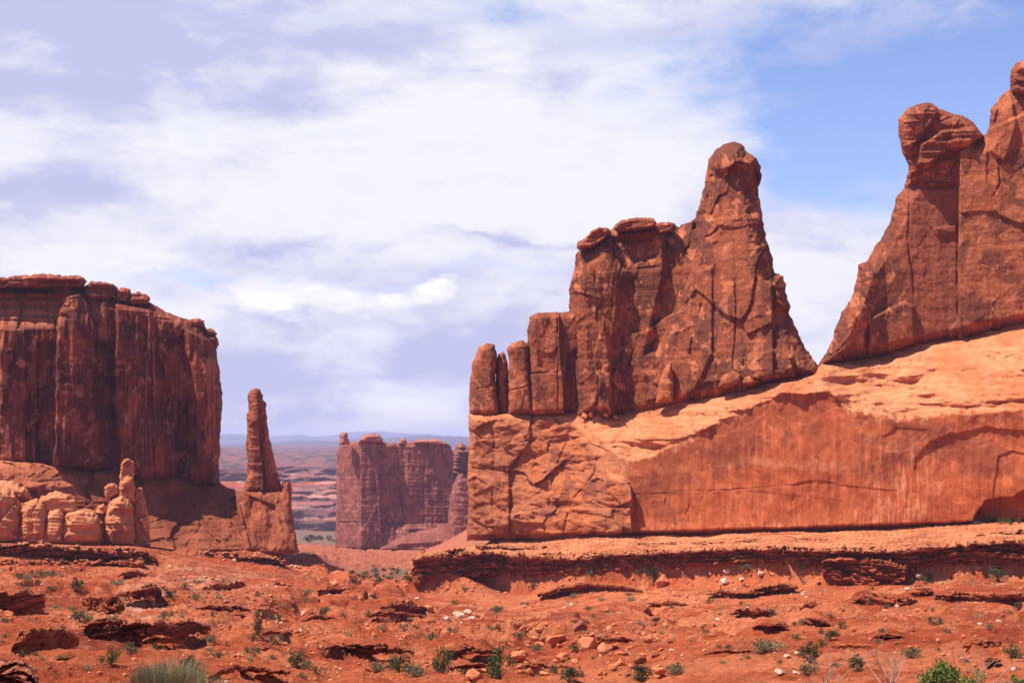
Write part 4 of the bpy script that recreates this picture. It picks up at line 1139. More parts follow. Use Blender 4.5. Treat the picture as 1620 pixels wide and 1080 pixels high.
def build_far():
    b = thing('far_butte', (-85, 1100, -72), 'hazy purple-red butte with sheer walls standing in the gap between the two cliffs', 'butte')
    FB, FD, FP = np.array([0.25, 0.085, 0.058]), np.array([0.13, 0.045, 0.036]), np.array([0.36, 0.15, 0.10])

    def ex(px, py, sd, X, Z):
        F = -1.1 * np.clip(572 - px, 0, 45) + 10 * strata(Z, X, 5, 901, 0.12) * sst(712, 700, py)
        F = F + bump(px, py, [(570, 690), (600, 690), (606, 870), (566, 870)], 3, 4) + bump(px, py, [(624, 700), (640, 690), (646, 870), (622, 870)], -1.5, 5)
        F = F + bump(px, py, [(640, 690), (716, 690), (716, 840), (645, 840)], 3, 5) + 0.25 * np.clip(py - 825, 0, 50) * sst(600, 640, px)
        return F + cracks(px, py, [[(629, 705), (631, 770), (640, 820)], [(593, 760), (597, 810)], [(672, 720), (670, 800)], [(536, 826), (640, 828), (716, 826)]], 3.0, 1.5, 16)
    relief('cliff_wall', [(530, 868), (532, 800), (532, 740), (533, 716), (538, 704), (560, 698), (600, 698), (628, 701), (640, 699), (662, 696), (690, 697), (712, 703), (717, 716), (718, 868)], 1100,
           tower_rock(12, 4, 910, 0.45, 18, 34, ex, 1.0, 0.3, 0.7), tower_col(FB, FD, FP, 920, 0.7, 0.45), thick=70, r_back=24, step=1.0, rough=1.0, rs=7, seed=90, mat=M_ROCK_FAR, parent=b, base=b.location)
    for i, (p, T) in enumerate([([(536, 704), (538, 696), (537, 688), (541, 683), (549, 684), (551, 692), (554, 702)], 8), ([(566, 700), (569, 693), (577, 687), (590, 685), (600, 687), (606, 694), (607, 701)], 14),
                                ([(630, 703), (633, 694), (638, 692), (643, 696), (644, 704)], 6), ([(650, 701), (662, 695), (690, 694), (706, 699), (712, 706)], 12)]):
        relief('cap_rock', p, 1092, tower_rock(T, 7, 930 + 20 * i, 0.5, 6, 4, None, 0.8, 1.6), tower_col(FP, FB, FP, 940 + i, 0.4), thick=12, r_back=8, step=0.8, rough=0.8, rs=6, seed=92 + i, mat=M_ROCK_FAR, parent=b, base=b.location)
    relief('talus', [(596, 870), (620, 856), (650, 842), (690, 834), (760, 830), (770, 862), (690, 868)], 1085,
           lambda px, py, sd, X, Z: 10 * prof(sd / 20) + 0.9 * np.clip(py - 828, 0, 40) + 6 * strata(Z, X, 6, 951, 0.5) + 3 * fbm(X / 15, Z / 8, 0, 4, 952), tower_col(FB * 0.95, FD * 1.1, FB * 1.3, 953, 0.6, 0.0),
           thick=20, r_back=14, step=1.0, rough=1.0, seed=96, mat=M_ROCK_FAR, parent=b, base=b.location)
    b2 = thing('far_fin', (-38, 1060, -65), 'small hazy pointed rock fin leaning against the far butte, beside the right-hand cliff', 'rock fin')
    relief('rock_body', [(704, 864), (708, 830), (711, 790), (716, 768), (724, 750), (732, 749), (742, 762), (756, 790), (770, 864)], 1060, tower_rock(16, 16, 960, 1.2, 8, 14, None, 1.2, 0.4), tower_col(FB, FD, FP, 965, 0.6),
           thick=20, r_back=20, step=1.0, rough=0.9, rs=7, seed=97, mat=M_ROCK_FAR, parent=b2, base=b2.location)
    b3 = thing('far_ledge', (-45, 1180, -70), 'hazy layered rock knob behind the far butte, cut off by the right-hand cliff', 'butte')
    relief('rock_body', [(708, 868), (708, 760), (714, 742), (717, 716), (722, 704), (728, 698), (736, 704), (760, 706), (775, 868)], 1180, tower_rock(16, 12, 970, 1.2, 8, 6, None, 1.5, 3.5), tower_col(FB, FD, FP, 975, 0.6),
           thick=30, r_back=14, step=1.0, rough=1.2, rs=6, seed=98, mat=M_ROCK_FAR, parent=b3, base=b3.location)
    # mesas beyond the sage flat
    for i, (nm, p, D, T, st_, col, lab) in enumerate([
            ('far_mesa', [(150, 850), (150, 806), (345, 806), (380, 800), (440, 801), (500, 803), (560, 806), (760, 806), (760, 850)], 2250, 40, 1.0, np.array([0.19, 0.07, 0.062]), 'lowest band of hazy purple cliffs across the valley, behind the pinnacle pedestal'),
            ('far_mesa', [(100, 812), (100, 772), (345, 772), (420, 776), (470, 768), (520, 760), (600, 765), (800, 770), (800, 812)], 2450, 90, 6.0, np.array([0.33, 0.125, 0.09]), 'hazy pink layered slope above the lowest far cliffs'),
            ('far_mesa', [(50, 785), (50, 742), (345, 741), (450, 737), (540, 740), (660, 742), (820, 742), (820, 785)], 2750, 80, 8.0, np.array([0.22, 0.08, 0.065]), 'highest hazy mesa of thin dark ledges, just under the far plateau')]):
        m = thing(nm, (-200, D, (HY - 850) / F_PX * D), lab, 'mesa')

        def ff(px, py, sd, X, Z, T=T, st_=st_, i=i):
            y0 = max(q[1] for q in p)
            return T * prof(sd / 12) * 0.3 + (T * 0.02 * (py - 770) if i else 0) + st_ * 2.2 * strata(Z, X, 7, 980 + i, 1.0) + 18 * fbm(X / 120, Z / 60, 0, 5, 985 + i) + 5 * fbm(X / 25, Z / (60 if i == 0 else 12), 0, 4, 990 + i)

        def cc(px, py, sd, X, Z, F, col=col, i=i):
            q = perlin(Z / 6, X / 300, 0, 995 + i)
            t = lerp(col, col * 0.5, sst(0.0, 0.35, q))
            t = lerp(t, np.array([0.46, 0.25, 0.17]), 0.6 * sst(0.1, 0.4, -q + 0.3 * fbm(X / 60, Z / 10, 0, 3, 996)))
            return lerp(t, np.array([0.06, 0.06, 0.045]), 0.5 * sst(0.18, 0.3, fbm(X / 30, Z / 12, 0, 4, 997, 0.65)))
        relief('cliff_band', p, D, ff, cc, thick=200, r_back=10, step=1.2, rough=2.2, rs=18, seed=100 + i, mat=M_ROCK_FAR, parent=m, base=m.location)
    # blue ranges on the skyline
    for nm, p, D, lab in (('mountains', [(-900, 712), (-500, 690), (0, 684), (200, 688), (345, 686), (372, 685), (430, 689), (470, 688), (510, 690), (545, 684), (600, 682), (660, 686), (720, 690), (900, 692), (1400, 690), (2400, 712)], 21000, 'blue range'),
                          ('hills', [(-900, 720), (-200, 704), (345, 705), (430, 701), (480, 697), (530, 697), (600, 695), (650, 689), (700, 690), (745, 691), (900, 692), (1300, 700), (2400, 720)], 12500, 'dark wooded hills')):
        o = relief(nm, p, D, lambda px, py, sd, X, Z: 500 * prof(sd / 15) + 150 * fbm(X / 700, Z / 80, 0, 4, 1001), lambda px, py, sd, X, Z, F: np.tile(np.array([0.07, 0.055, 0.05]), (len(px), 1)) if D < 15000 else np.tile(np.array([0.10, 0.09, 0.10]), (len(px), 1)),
                   thick=400, r_back=12, step=2.2, rough=1.6, rs=26, seed=104, mat=M_ROCK_FAR)
        tag(o, lab, None, None, 'structure')


build_far()

# ------------------------------------------------------------------ ledges that crop out of the slopes


def ledge(name, top, bot, D, over, layers, seed, label, tone=None, step=1.0, thick=6.0, off=1.2, rgh=3.5, jg=5.0, lean=0.0):
    hh = max(b_ - float(interp(top)(a_)) for a_, b_ in bot)
    rgh, jg = min(rgh, 0.16 * hh + 0.5), min(jg, 0.30 * hh, 4.0 if jg > 5 else 5.0)
    poly = top + bot[::-1]
    ft, fb = interp(top), interp(bot)
    Dfun = D if callable(D) else (lambda x: np.full(np.shape(x), float(D)))
    base_t = np.array([0.34, 0.095, 0.038]) if tone is None else np.array(tone)
    px0 = np.mean([q[0] for q in top]); d0 = float(Dfun(np.array([px0]))[0])
    sc = d0 / 350.0

    def f(px, py, sd, X, Z):
        H = np.maximum(fb(px) - ft(px), 3)
        t = (py - ft(px)) / H
        q = t * layers + 0.8 * fbm(X / (9 * sc), Z / (6 * sc), 0, 4, seed)
        lay = np.floor(q)
        fr = q - lay
        rnd = _h(lay.astype(int), np.zeros_like(lay).astype(int), seed)
        prot = np.where(lay <= 0, 1.0, 0.15 + 0.75 * rnd)
        # each bed: rounded lip, undercut seam beneath
        F = off * sc + over * sc * (prot * (1.15 - 0.45 * t)) * (0.55 + 0.45 * prof(np.minimum(fr, 1 - fr) / 0.30)) - over * sc * 0.75 * sst(0.80, 0.96, fr)
        F = F + sc * (0.9 * facets(X, Z * 1.0, 2.0 * sc, 1.3 * sc, seed + 3, 0.8, 0.9, 0.5, 0.10) + 0.5 * facets(X, Z, 0.8 * sc, 0.5 * sc, seed + 4, 0.6, 0.8, 0.3, 0.12) + 1.5 * fbm(X / (7 * sc), lay * 3.1, 0, 4, seed + 5) + 0.3 * fbm(X / (0.9 * sc), Z / (0.7 * sc), 0, 3, seed + 6))
        F = F + lean * (py - ft(px)) + max(0.0, 1 - sc) * sc * 4.5 * (1.1 * facets(X, Z, 1.1, 0.5, seed + 8, 0.8, 1.0, 0.4, 0.12) + 0.5 * strata(Z, X, 0.35, seed + 9, 1.0) + 0.5 * fbm(X / 0.8, Z / 0.5, 0, 4, seed + 10, 0.6))
        return F * sst(-2, 3, sd)

    def c(px, py, sd, X, Z, F):
        t = (py - ft(px)) / np.maximum(fb(px) - ft(px), 3)
        n = fbm(X / (4 * sc), Z / (1.5 * sc), 0, 4, seed + 7)
        tn = lerp(base_t, base_t * np.array([0.62, 0.55, 0.55]), sst(-0.2, 0.35, n))
        tn = lerp(tn, PEACH * 0.85, 0.8 * sst(0.30, 0.0, t + 0.3 * n) * (1 if tone is None else 0.3))
        return lerp(tn, SOIL, sst(0.75, 1.0, t + 0.3 * n) * 0.7)
    o = relief(name, poly, Dfun, f, c, thick=thick * sc, r_back=6, step=step, rough=rgh, rs=13, seed=seed, mat=M_ROCK, jag=jg)
    return tag(o, label, 'rock ledge', 'ledges cropping out of the red slopes')


ledge('rock_ledge', [(652, 886), (662, 879), (690, 873), (722, 867), (800, 873), (900, 878), (1000, 872), (1100, 868), (1200, 864), (1300, 865), (1420, 866), (1500, 861), (1620, 850), (1760, 836)],
      [(652, 926), (700, 921), (760, 913), (800, 911), (900, 911), (1000, 903), (1100, 897), (1200, 890), (1300, 894), (1380, 905), (1420, 904), (1500, 890), (1620, 897), (1760, 885)],
      lambda x: np.minimum(Dw(x) - 25.0, np.interp(x, [640, 700, 800], [378, 374, 371])), 3.2, 4.0, 1100, 'long layered rock ledge with dark undercuts forming the rim below the right-hand cliff', thick=10, off=2.5)
for i, (tp, bt, D, ov, ly, lab) in enumerate(LEDGES):
    ledge('rock_ledge', tp, bt, LEDGE_D[bt[0]], ov, ly, 1120 + 11 * i, lab, PEACH * 0.85 if i == 0 else None if i in (1, 4) else (0.34, 0.085, 0.03), off=0.6 if i == 0 else 2.0, rgh=4.0, jg=7.0)
ledge('layered_rock', [(-60, 1050), (0, 1046), (30, 1044), (48, 1052), (60, 1072)], [(-60, 1110), (0, 1110), (30, 1110), (48, 1108), (62, 1104)], 28, 4.0, 7, 1390, 'near slab of thinly layered rock in the bottom left corner', (0.42, 0.15, 0.085), off=3, thick=20, rgh=2.5, jg=3.0, lean=0.012)

# ------------------------------------------------------------------ boulders and rubble


def stone_mesh(name, seed, sub, tone, flat=0.75, sharp=0.6):
    rng = random.Random(seed)
    bm = bmesh.new()
    bmesh.ops.create_icosphere(bm, subdivisions=sub, radius=1.0)
    cuts = [(Vector((rng.gauss(0, 1), rng.gauss(0, 1), rng.gauss(0, 1))).normalized(), rng.uniform(0.5, 0.86)) for _ in range(11)]
    for v in bm.verts:
        p = v.co.copy()
        for n, d in cuts:
            e = p.dot(n) - d
            if e > 0:
                p -= n * e * sharp * 1.45
        v.co = p
    V = np.array([v.co[:] for v in bm.verts])
    nn = fbm(V[:, 0] * 1.6, V[:, 1] * 1.6, V[:, 2] * 1.6, 4, seed % 97)
    V = V * (1 + 0.14 * nn)[:, None] * np.array([1.25, 1.0, flat])
    Q = np.array([[v.index for v in f.verts] for f in bm.faces])
    bm.free()
    t = np.asarray(tone) * (1 + 0.25 * nn)[:, None]
    return np_mesh(name, V, Q, np.clip(t, 0.01, 0.8), M_STONE, smooth=False if sub < 3 else False)


ST_ORANGE = (0.52, 0.185, 0.08)
ST_BROWN = (0.28, 0.10, 0.055)
ST_PALE = (0.60, 0.43, 0.30)
MESH_ST = {('o', i): stone_mesh('boulder', 40 + i, 3, ST_ORANGE, 0.7 + 0.1 * (i % 3)) for i in range(5)}
MESH_ST.update({('b', i): stone_mesh('boulder', 60 + i, 3, ST_BROWN, 0.8) for i in range(2)})
MESH_ST.update({('w', i): stone_mesh('boulder', 80 + i, 3, ST_PALE, 0.62) for i in range(3)})
rng = random.Random(5)


def boulder(px, py, w, kind, label, group, sink=0.25, tilt=0.35):
    p = hit(px, py)
    r = w / 2.1 / F_PX * p.y
    o = link('boulder', MESH_ST[(kind, rng.randrange({'o': 5, 'b': 2, 'w': 3}[kind]))])
    o.location = (p.x, p.y, gz(p.x, p.y) + r * (0.7 - sink))
    o.scale = (r, r * rng.uniform(0.8, 1.1), r * rng.uniform(0.8, 1.15))
    o.rotation_euler = (rng.uniform(-tilt, tilt), rng.uniform(-tilt, tilt), rng.uniform(0, 6.28))
    return tag(o, label, 'boulder', group)


GB = 'boulders fallen on the lower slopes'
for px, py, w, kd, lab in [
        (1050, 926, 30, 'o', 'leaning orange slab beside a dark shrub below the right rim'), (917, 996, 28, 'b', 'brown angular boulder with a dark face, highest of the boulder heap'),
        (951, 1012, 22, 'b', 'small dark boulder tucked right of the brown angular one'), (818, 1046, 34, 'o', 'large rounded orange boulder at the left of the boulder heap'),
        (880, 1018, 32, 'o', 'flat pale orange boulder in the middle of the boulder heap'), (932, 1026, 34, 'o', 'wide orange slab on the right side of the boulder heap'),
        (955, 1034, 30, 'o', 'tilted orange slab lowest on the right of the boulder heap'), (890, 1044, 24, 'o', 'orange boulder among shrubs under the boulder heap'),
        (848, 1066, 30, 'o', 'big orange boulder at the bottom edge of the heap'), (750, 1074, 30, 'o', 'round orange boulder at the bottom edge beside green shrubs'),
        (1042, 1066, 24, 'o', 'orange boulder near the bottom edge, right of the dark shrub'), (968, 1058, 18, 'o', 'small orange boulder between two dark shrubs at the bottom'),
        (676, 968, 20, 'o', 'lone flat boulder above the white stones'), (1036, 982, 18, 'b', 'brown stone on the slope right of the boulder heap'),
        (1070, 942, 16, 'o', 'small block under the leaning orange slab'), (853, 998, 16, 'o', 'little stone left of the brown angular boulder'),
        (530, 926, 16, 'o', 'pale round boulder on the rise in the gap'), (498, 882, 14, 'b', 'dark boulder on the skyline of the rise, right of the pinnacle'),
        (765, 1046, 18, 'b', 'dark red stone left of the boulder heap'), (1020, 948, 14, 'o', 'small orange stone left of the leaning slab')]:
    boulder(px, py, w, kd, lab, GB)
GW = 'white stones on the slopes'
for px, py, w, lab in [(706, 982, 16, 'white boulder standing apart at the left of the white stones'), (726, 978, 24, 'longest white boulder in the cluster of white stones'), (741, 971, 14, 'white boulder at the upper right of the cluster'),
                       (746, 980, 12, 'small white stone at the lower right of the cluster'), (660, 948, 8, 'tiny white stone below the corner of the right rim'), (1146, 922, 18, 'white stone below the right rim, beside a grey shrub'),
                       (1150, 906, 14, 'upper white stone of the pair beside the grey shrub'), (1204, 910, 14, 'white block right of the pair of white stones'), (1174, 918, 10, 'small white stone between the pair and the white block'),
                       (1456, 914, 16, 'white stone beside shrubs under the right part of the rim'), (1436, 934, 12, 'grey white stone below the stepped ledges on the right'), (1136, 982, 10, 'white stone in the middle of the right slope'),
                       (1246, 1040, 13, 'white stone left of the lower right shrubs'), (1262, 1036, 12, 'pale stone touching the shrub clump at the lower right'), (1235, 1066, 18, 'white slab low on the right near the bare twigs'), (1260, 1066, 12, 'white stone right of the low white slab')]:
    boulder(px, py, w, 'w', lab, GW, 0.2)
GS = 'loose rocks scattered on the red slopes'
cnt = 0
zones = [((820, 1060), (985, 1075), 84, (7, 21), 'orange rock in the rubble of the boulder heap'), ((1080, 1300), (900, 1010), 34, (5, 11), 'small rock strewn over the upper right slope'),
         ((1300, 1620), (930, 1060), 30, (5, 12), 'small rock strewn over the far right slope'), ((560, 820), (930, 1060), 34, (5, 11), 'small rock strewn below the corner of the right rim'),
         ((220, 520), (895, 1010), 44, (5, 10), 'small pale rock in the gully left of the gap'), ((20, 420), (910, 1070), 34, (4, 10), 'small red rock on the lower left slope')]
for (xa, xb), (ya, yb), n, (sa, sb), lab in zones:
    for _ in range(n):
        y = rng.uniform(ya, yb)
        boulder(rng.uniform(xa, xb), y, rng.uniform(sa, sb) * rng.uniform(0.6, 1.1), 'w' if ('pale' in lab and rng.random() < 0.45) else ('b' if rng.random() < 0.12 else 'o'), lab, GS, 0.3, 0.6)


def build_rubble():
    """gravel and chips too many to count, one object"""
    r = np.random.RandomState(9)
    base = []
    for s in range(4):
        bm = bmesh.new()
        bmesh.ops.create_icosphere(bm, subdivisions=1, radius=1.0)
        V = np.array([v.co[:] for v in bm.verts]) * (1 + 0.45 * (r.rand(len(bm.verts), 1) - 0.5))
        Q = np.array([[v.index for v in f.verts] for f in bm.faces])
        bm.free()
        base.append((V, Q))
    Vs, Qs, Ts, n0 = [], [], [], 0
    for _ in range(17000):
        px, py = r.uniform(-20, 1640), 1085 - 215 * r.rand() ** 0.8
        p = hit(px, py)
        if p.y > 470:
            continue
        cl = float(perlin(p.x / 18, p.y / 24, 0, 71))
        if cl < r.uniform(-0.45, 0.35):
            continue
        if 650 < px and p.y > Dw(px) - 30:
            if r.rand() < 0.6: continue
        w = min(1.5 * r.exponential(1.0) + 1.1, 10.0) * 0.5
        rad = w / F_PX * p.y
        V, Q = base[r.randint(4)]
        a = r.uniform(0, 6.28)
        R = np.array([[math.cos(a), -math.sin(a), 0], [math.sin(a), math.cos(a), 0], [0, 0, 1]])
        v = (V * np.array([1.2, 0.9, 0.65]) * rad) @ R.T + np.array([p.x, p.y, gz(p.x, p.y) + 0.2 * rad])
        Vs.append(v); Qs.append(Q + n0); n0 += len(v)
        t = np.array(ST_ORANGE if r.rand() < 0.6 else (0.36, 0.105, 0.045) if r.rand() < 0.72 else (0.56, 0.36, 0.24)) * r.uniform(0.75, 1.15)
        Ts.append(np.tile(t, (len(v), 1)))
    me = np_mesh('rubble', np.concatenate(Vs), np.concatenate(Qs), np.concatenate(Ts), M_STONE, smooth=False)
    tag(link('rubble', me), 'loose gravel and stone chips over the red slopes', 'rubble', None, 'stuff')


build_rubble()
# blocks lying at the foot of the towers, on the cliff top
for px, py, w, d, lab in [(925, 658, 16, 3.0, 'round block at the left of the tumbled heap on the cliff top'), (948, 664, 22, 2.6, 'largest tumbled block on the cliff top below the fin'), (967, 668, 14, 3.2, 'pointed block at the right of the tumbled heap on the cliff top'),
                          (935, 656, 11, 4.5, 'small block at the back of the tumbled heap on the cliff top'), (958, 656, 13, 4.0, 'leaning block behind the largest one on the cliff top'), (974, 660, 10, 4.0, 'smallest block at the right end of the cliff-top heap')]:
    D = float(Dt(px)) - d - 3.5
    r = w / 2.4 / F_PX * D
    o = link('fallen_block', MESH_ST[('o', rng.randrange(5))])
    o.location = pt(np.array(float(px)), np.array(float(py)), np.array(D))
    o.scale = (r, r, r * 1.05)
    o.rotation_euler = (rng.uniform(-.6, .6), rng.uniform(-.6, .6), rng.uniform(0, 6))
    tag(o, lab, 'boulder', 'blocks tumbled on the cliff top')
for i in range(14):
    px, py = rng.uniform(-5, 72), rng.uniform(733, 748)
    D = float(Dl(px)) - 16 - (py - 733) * 0.3
    r = rng.uniform(5, 13) / 2.4 / F_PX * D
    o = link('fallen_block', MESH_ST[('b' if rng.random() < .4 else 'o', rng.randrange(2))])
    o.location = pt(np.array(float(px)), np.array(float(py)), np.array(D))
    o.scale = (r, r, r)
    o.rotation_euler = (rng.uniform(-.8, .8), rng.uniform(-.8, .8), rng.uniform(0, 6))
    tag(o, 'jumbled red block in the pile on the apron under the left butte', 'boulder', 'block pile under the left butte')

# ------------------------------------------------------------------ shrubs, grass and bare twigs


def quads(c, d, u, L, Wd):
    a = c - u * Wd / 2
    return np.stack([a, a + u * Wd, a + u * Wd * 0.7 + d * L, a + u * Wd * 0.3 + d * L], 1)


def rand_dir(r, n):
    v = r.normal(size=(n, 3))
    return v / np.linalg.norm(v, axis=1, keepdims=True)


def foliage_mesh(name, seed, n, mat, leaf=0.06, clumps=14, flat=0.75, up=0.3):
    """leaf clumps spread through an uneven crown of unit radius"""
    r = np.random.RandomState(seed)
    cc = rand_dir(r, clumps) * (r.rand(clumps, 1) ** 0.5) * np.array([0.85, 0.85, 0.6]) + np.array([0, 0, 0.55])
    cc[:, 2] = np.abs(cc[:, 2]) * flat
    rad = r.uniform(0.16, 0.38, clumps)
    k = r.randint(clumps, size=n)
    c = cc[k] + rand_dir(r, n) * rad[k][:, None] * (r.rand(n, 1) ** 0.4)
    c[:, 2] = np.maximum(c[:, 2], 0.03)
    d = rand_dir(r, n) + np.array([0, 0, up]) + (c - np.array([0, 0, 0.2])) * 0.6
    d /= np.linalg.norm(d, axis=1, keepdims=True)
    u = np.cross(d, rand_dir(r, n))
    u /= np.linalg.norm(u, axis=1, keepdims=True)
    L = leaf * r.uniform(0.6, 1.5, (n, 1))
    V = quads(c, d, u, L, L * 0.55).reshape(-1, 3)
    return np_mesh(name, V, np.arange(len(V)).reshape(-1, 4), None, mat, smooth=False), cc


def tubes(name, paths, mat, sides=4):
    Vs, Qs, n0 = [], [], 0
    for P, R in paths:
        P = np.asarray(P, float)
        m = len(P)
        t = np.gradient(P, axis=0)
        t /= np.linalg.norm(t, axis=1, keepdims=True) + 1e-9
        a = np.cross(t, np.array([0.31, 0.87, 0.12]))
        a /= np.linalg.norm(a, axis=1, keepdims=True) + 1e-9
        b = np.cross(t, a)
        for s in range(sides):
            w = 2 * math.pi * s / sides
            Vs.append(P + (a * math.cos(w) + b * math.sin(w)) * np.asarray(R)[:, None])
        for s in range(sides):
            s2 = (s + 1) % sides
            i = np.arange(m - 1)
            Qs.append(np.stack([n0 + s * m + i, n0 + s2 * m + i, n0 + s2 * m + i + 1, n0 + s * m + i + 1], 1))
        n0 += sides * m
    return np_mesh(name, np.concatenate(Vs), np.concatenate(Qs), None, mat)


def stem_mesh(name, seed, cc, mat, thick=0.02):
    r = np.random.RandomState(seed)
    paths = []
    for c in cc:
        s = np.linspace(0, 1, 6)[:, None]
        P = s * c + (s * (1 - s)) * r.normal(size=3) * 0.35
        paths.append((P + r.normal(size=(6, 3)) * 0.012, thick * (1 - 0.75 * s[:, 0])))
    return tubes(name, paths, mat)


def grass_mesh(name, seed, n, mat, h=1.0, spread=0.7, w=0.018):
    r = np.random.RandomState(seed)
    a = r.uniform(0, 6.28, n)
    rr = np.sqrt(r.rand(n)) * spread
    b = np.stack([rr * np.cos(a), rr * np.sin(a), 0 * a], 1)
    lean = np.stack([np.cos(a), np.sin(a), 0 * a], 1) * r.uniform(0.0, 0.55, (n, 1)) + r.normal(size=(n, 3)) * 0.12
    H = h * r.uniform(0.45, 1.0, (n, 1)) * (1 - 0.35 * (rr / spread)[:, None] ** 2)
    u = rand_dir(r, n); u[:, 2] *= 0.2
    Vs = []
    p = b
    for s0, s1 in ((0, .4), (.4, .75), (.75, 1)):
        q0 = b + lean * H * s0 ** 1.6 + np.array([0, 0, 1]) * H * s0
        q1 = b + lean * H * s1 ** 1.6 + np.array([0, 0, 1]) * H * s1
        w0, w1 = w * (1 - s0 * 0.8), w * (1 - s1 * 0.85)
        Vs.append(np.stack([q0 - u * w0, q0 + u * w0, q1 + u * w1, q1 - u * w1], 1).reshape(-1, 3))
    V = np.concatenate(Vs)
    return np_mesh(name, V, np.arange(len(V)).reshape(-1, 4), None, mat, smooth=False)


KINDS = {}
for kname, mat, n, leaf, fl, ups in (('sage', M_SAGE, 900, 0.085, 0.7, 0.5), ('green', M_GREEN, 1100, 0.085, 0.85, 0.3), ('dark', M_DARK, 1100, 0.09, 1.1, 0.2)):
    for v in range(3):
        fm, cc = foliage_mesh('foliage', 300 + v * 7 + len(kname), n, mat, leaf, 13 + 3 * v, fl, ups)
        KINDS[(kname, v)] = (fm, stem_mesh('stem', 320 + v, cc, M_STEM))
for v in range(2):
    KINDS[('tuft', v)] = (grass_mesh('blades', 340 + v, 260, M_PALE, 0.95, 0.6, 0.022), None)
NAMES = {'sage': 'sagebrush', 'green': 'shrub', 'dark': 'juniper_shrub', 'tuft': 'grass_tuft'}
CATS = {'sage': 'shrub', 'green': 'shrub', 'dark': 'shrub', 'tuft': 'grass'}


def shrub(px, py, w, kind, label, group, tall=1.0, parts=True):
    p = hit(px, py)
    r = w / 1.3 / F_PX * p.y
    v = rng.randrange(2 if kind == 'tuft' else 3)
    fm, sm = KINDS[(kind, v)]
    loc = (p.x, p.y, gz(p.x, p.y) - 0.03 * r)
    rz = rng.uniform(0, 6.28)
    if sm is None or not parts:
        o = link(NAMES[kind], fm)
        root = o
    else:
        root = bpy.data.objects.new(NAMES[kind], None)
        C.objects.link(root)
        link('foliage', fm, root)
        link('stem', sm, root)
    root.location = loc
    root.scale = (r, r, r * tall)
    root.rotation_euler = (0, 0, rz)
    return tag(root, label, CATS[kind], group)


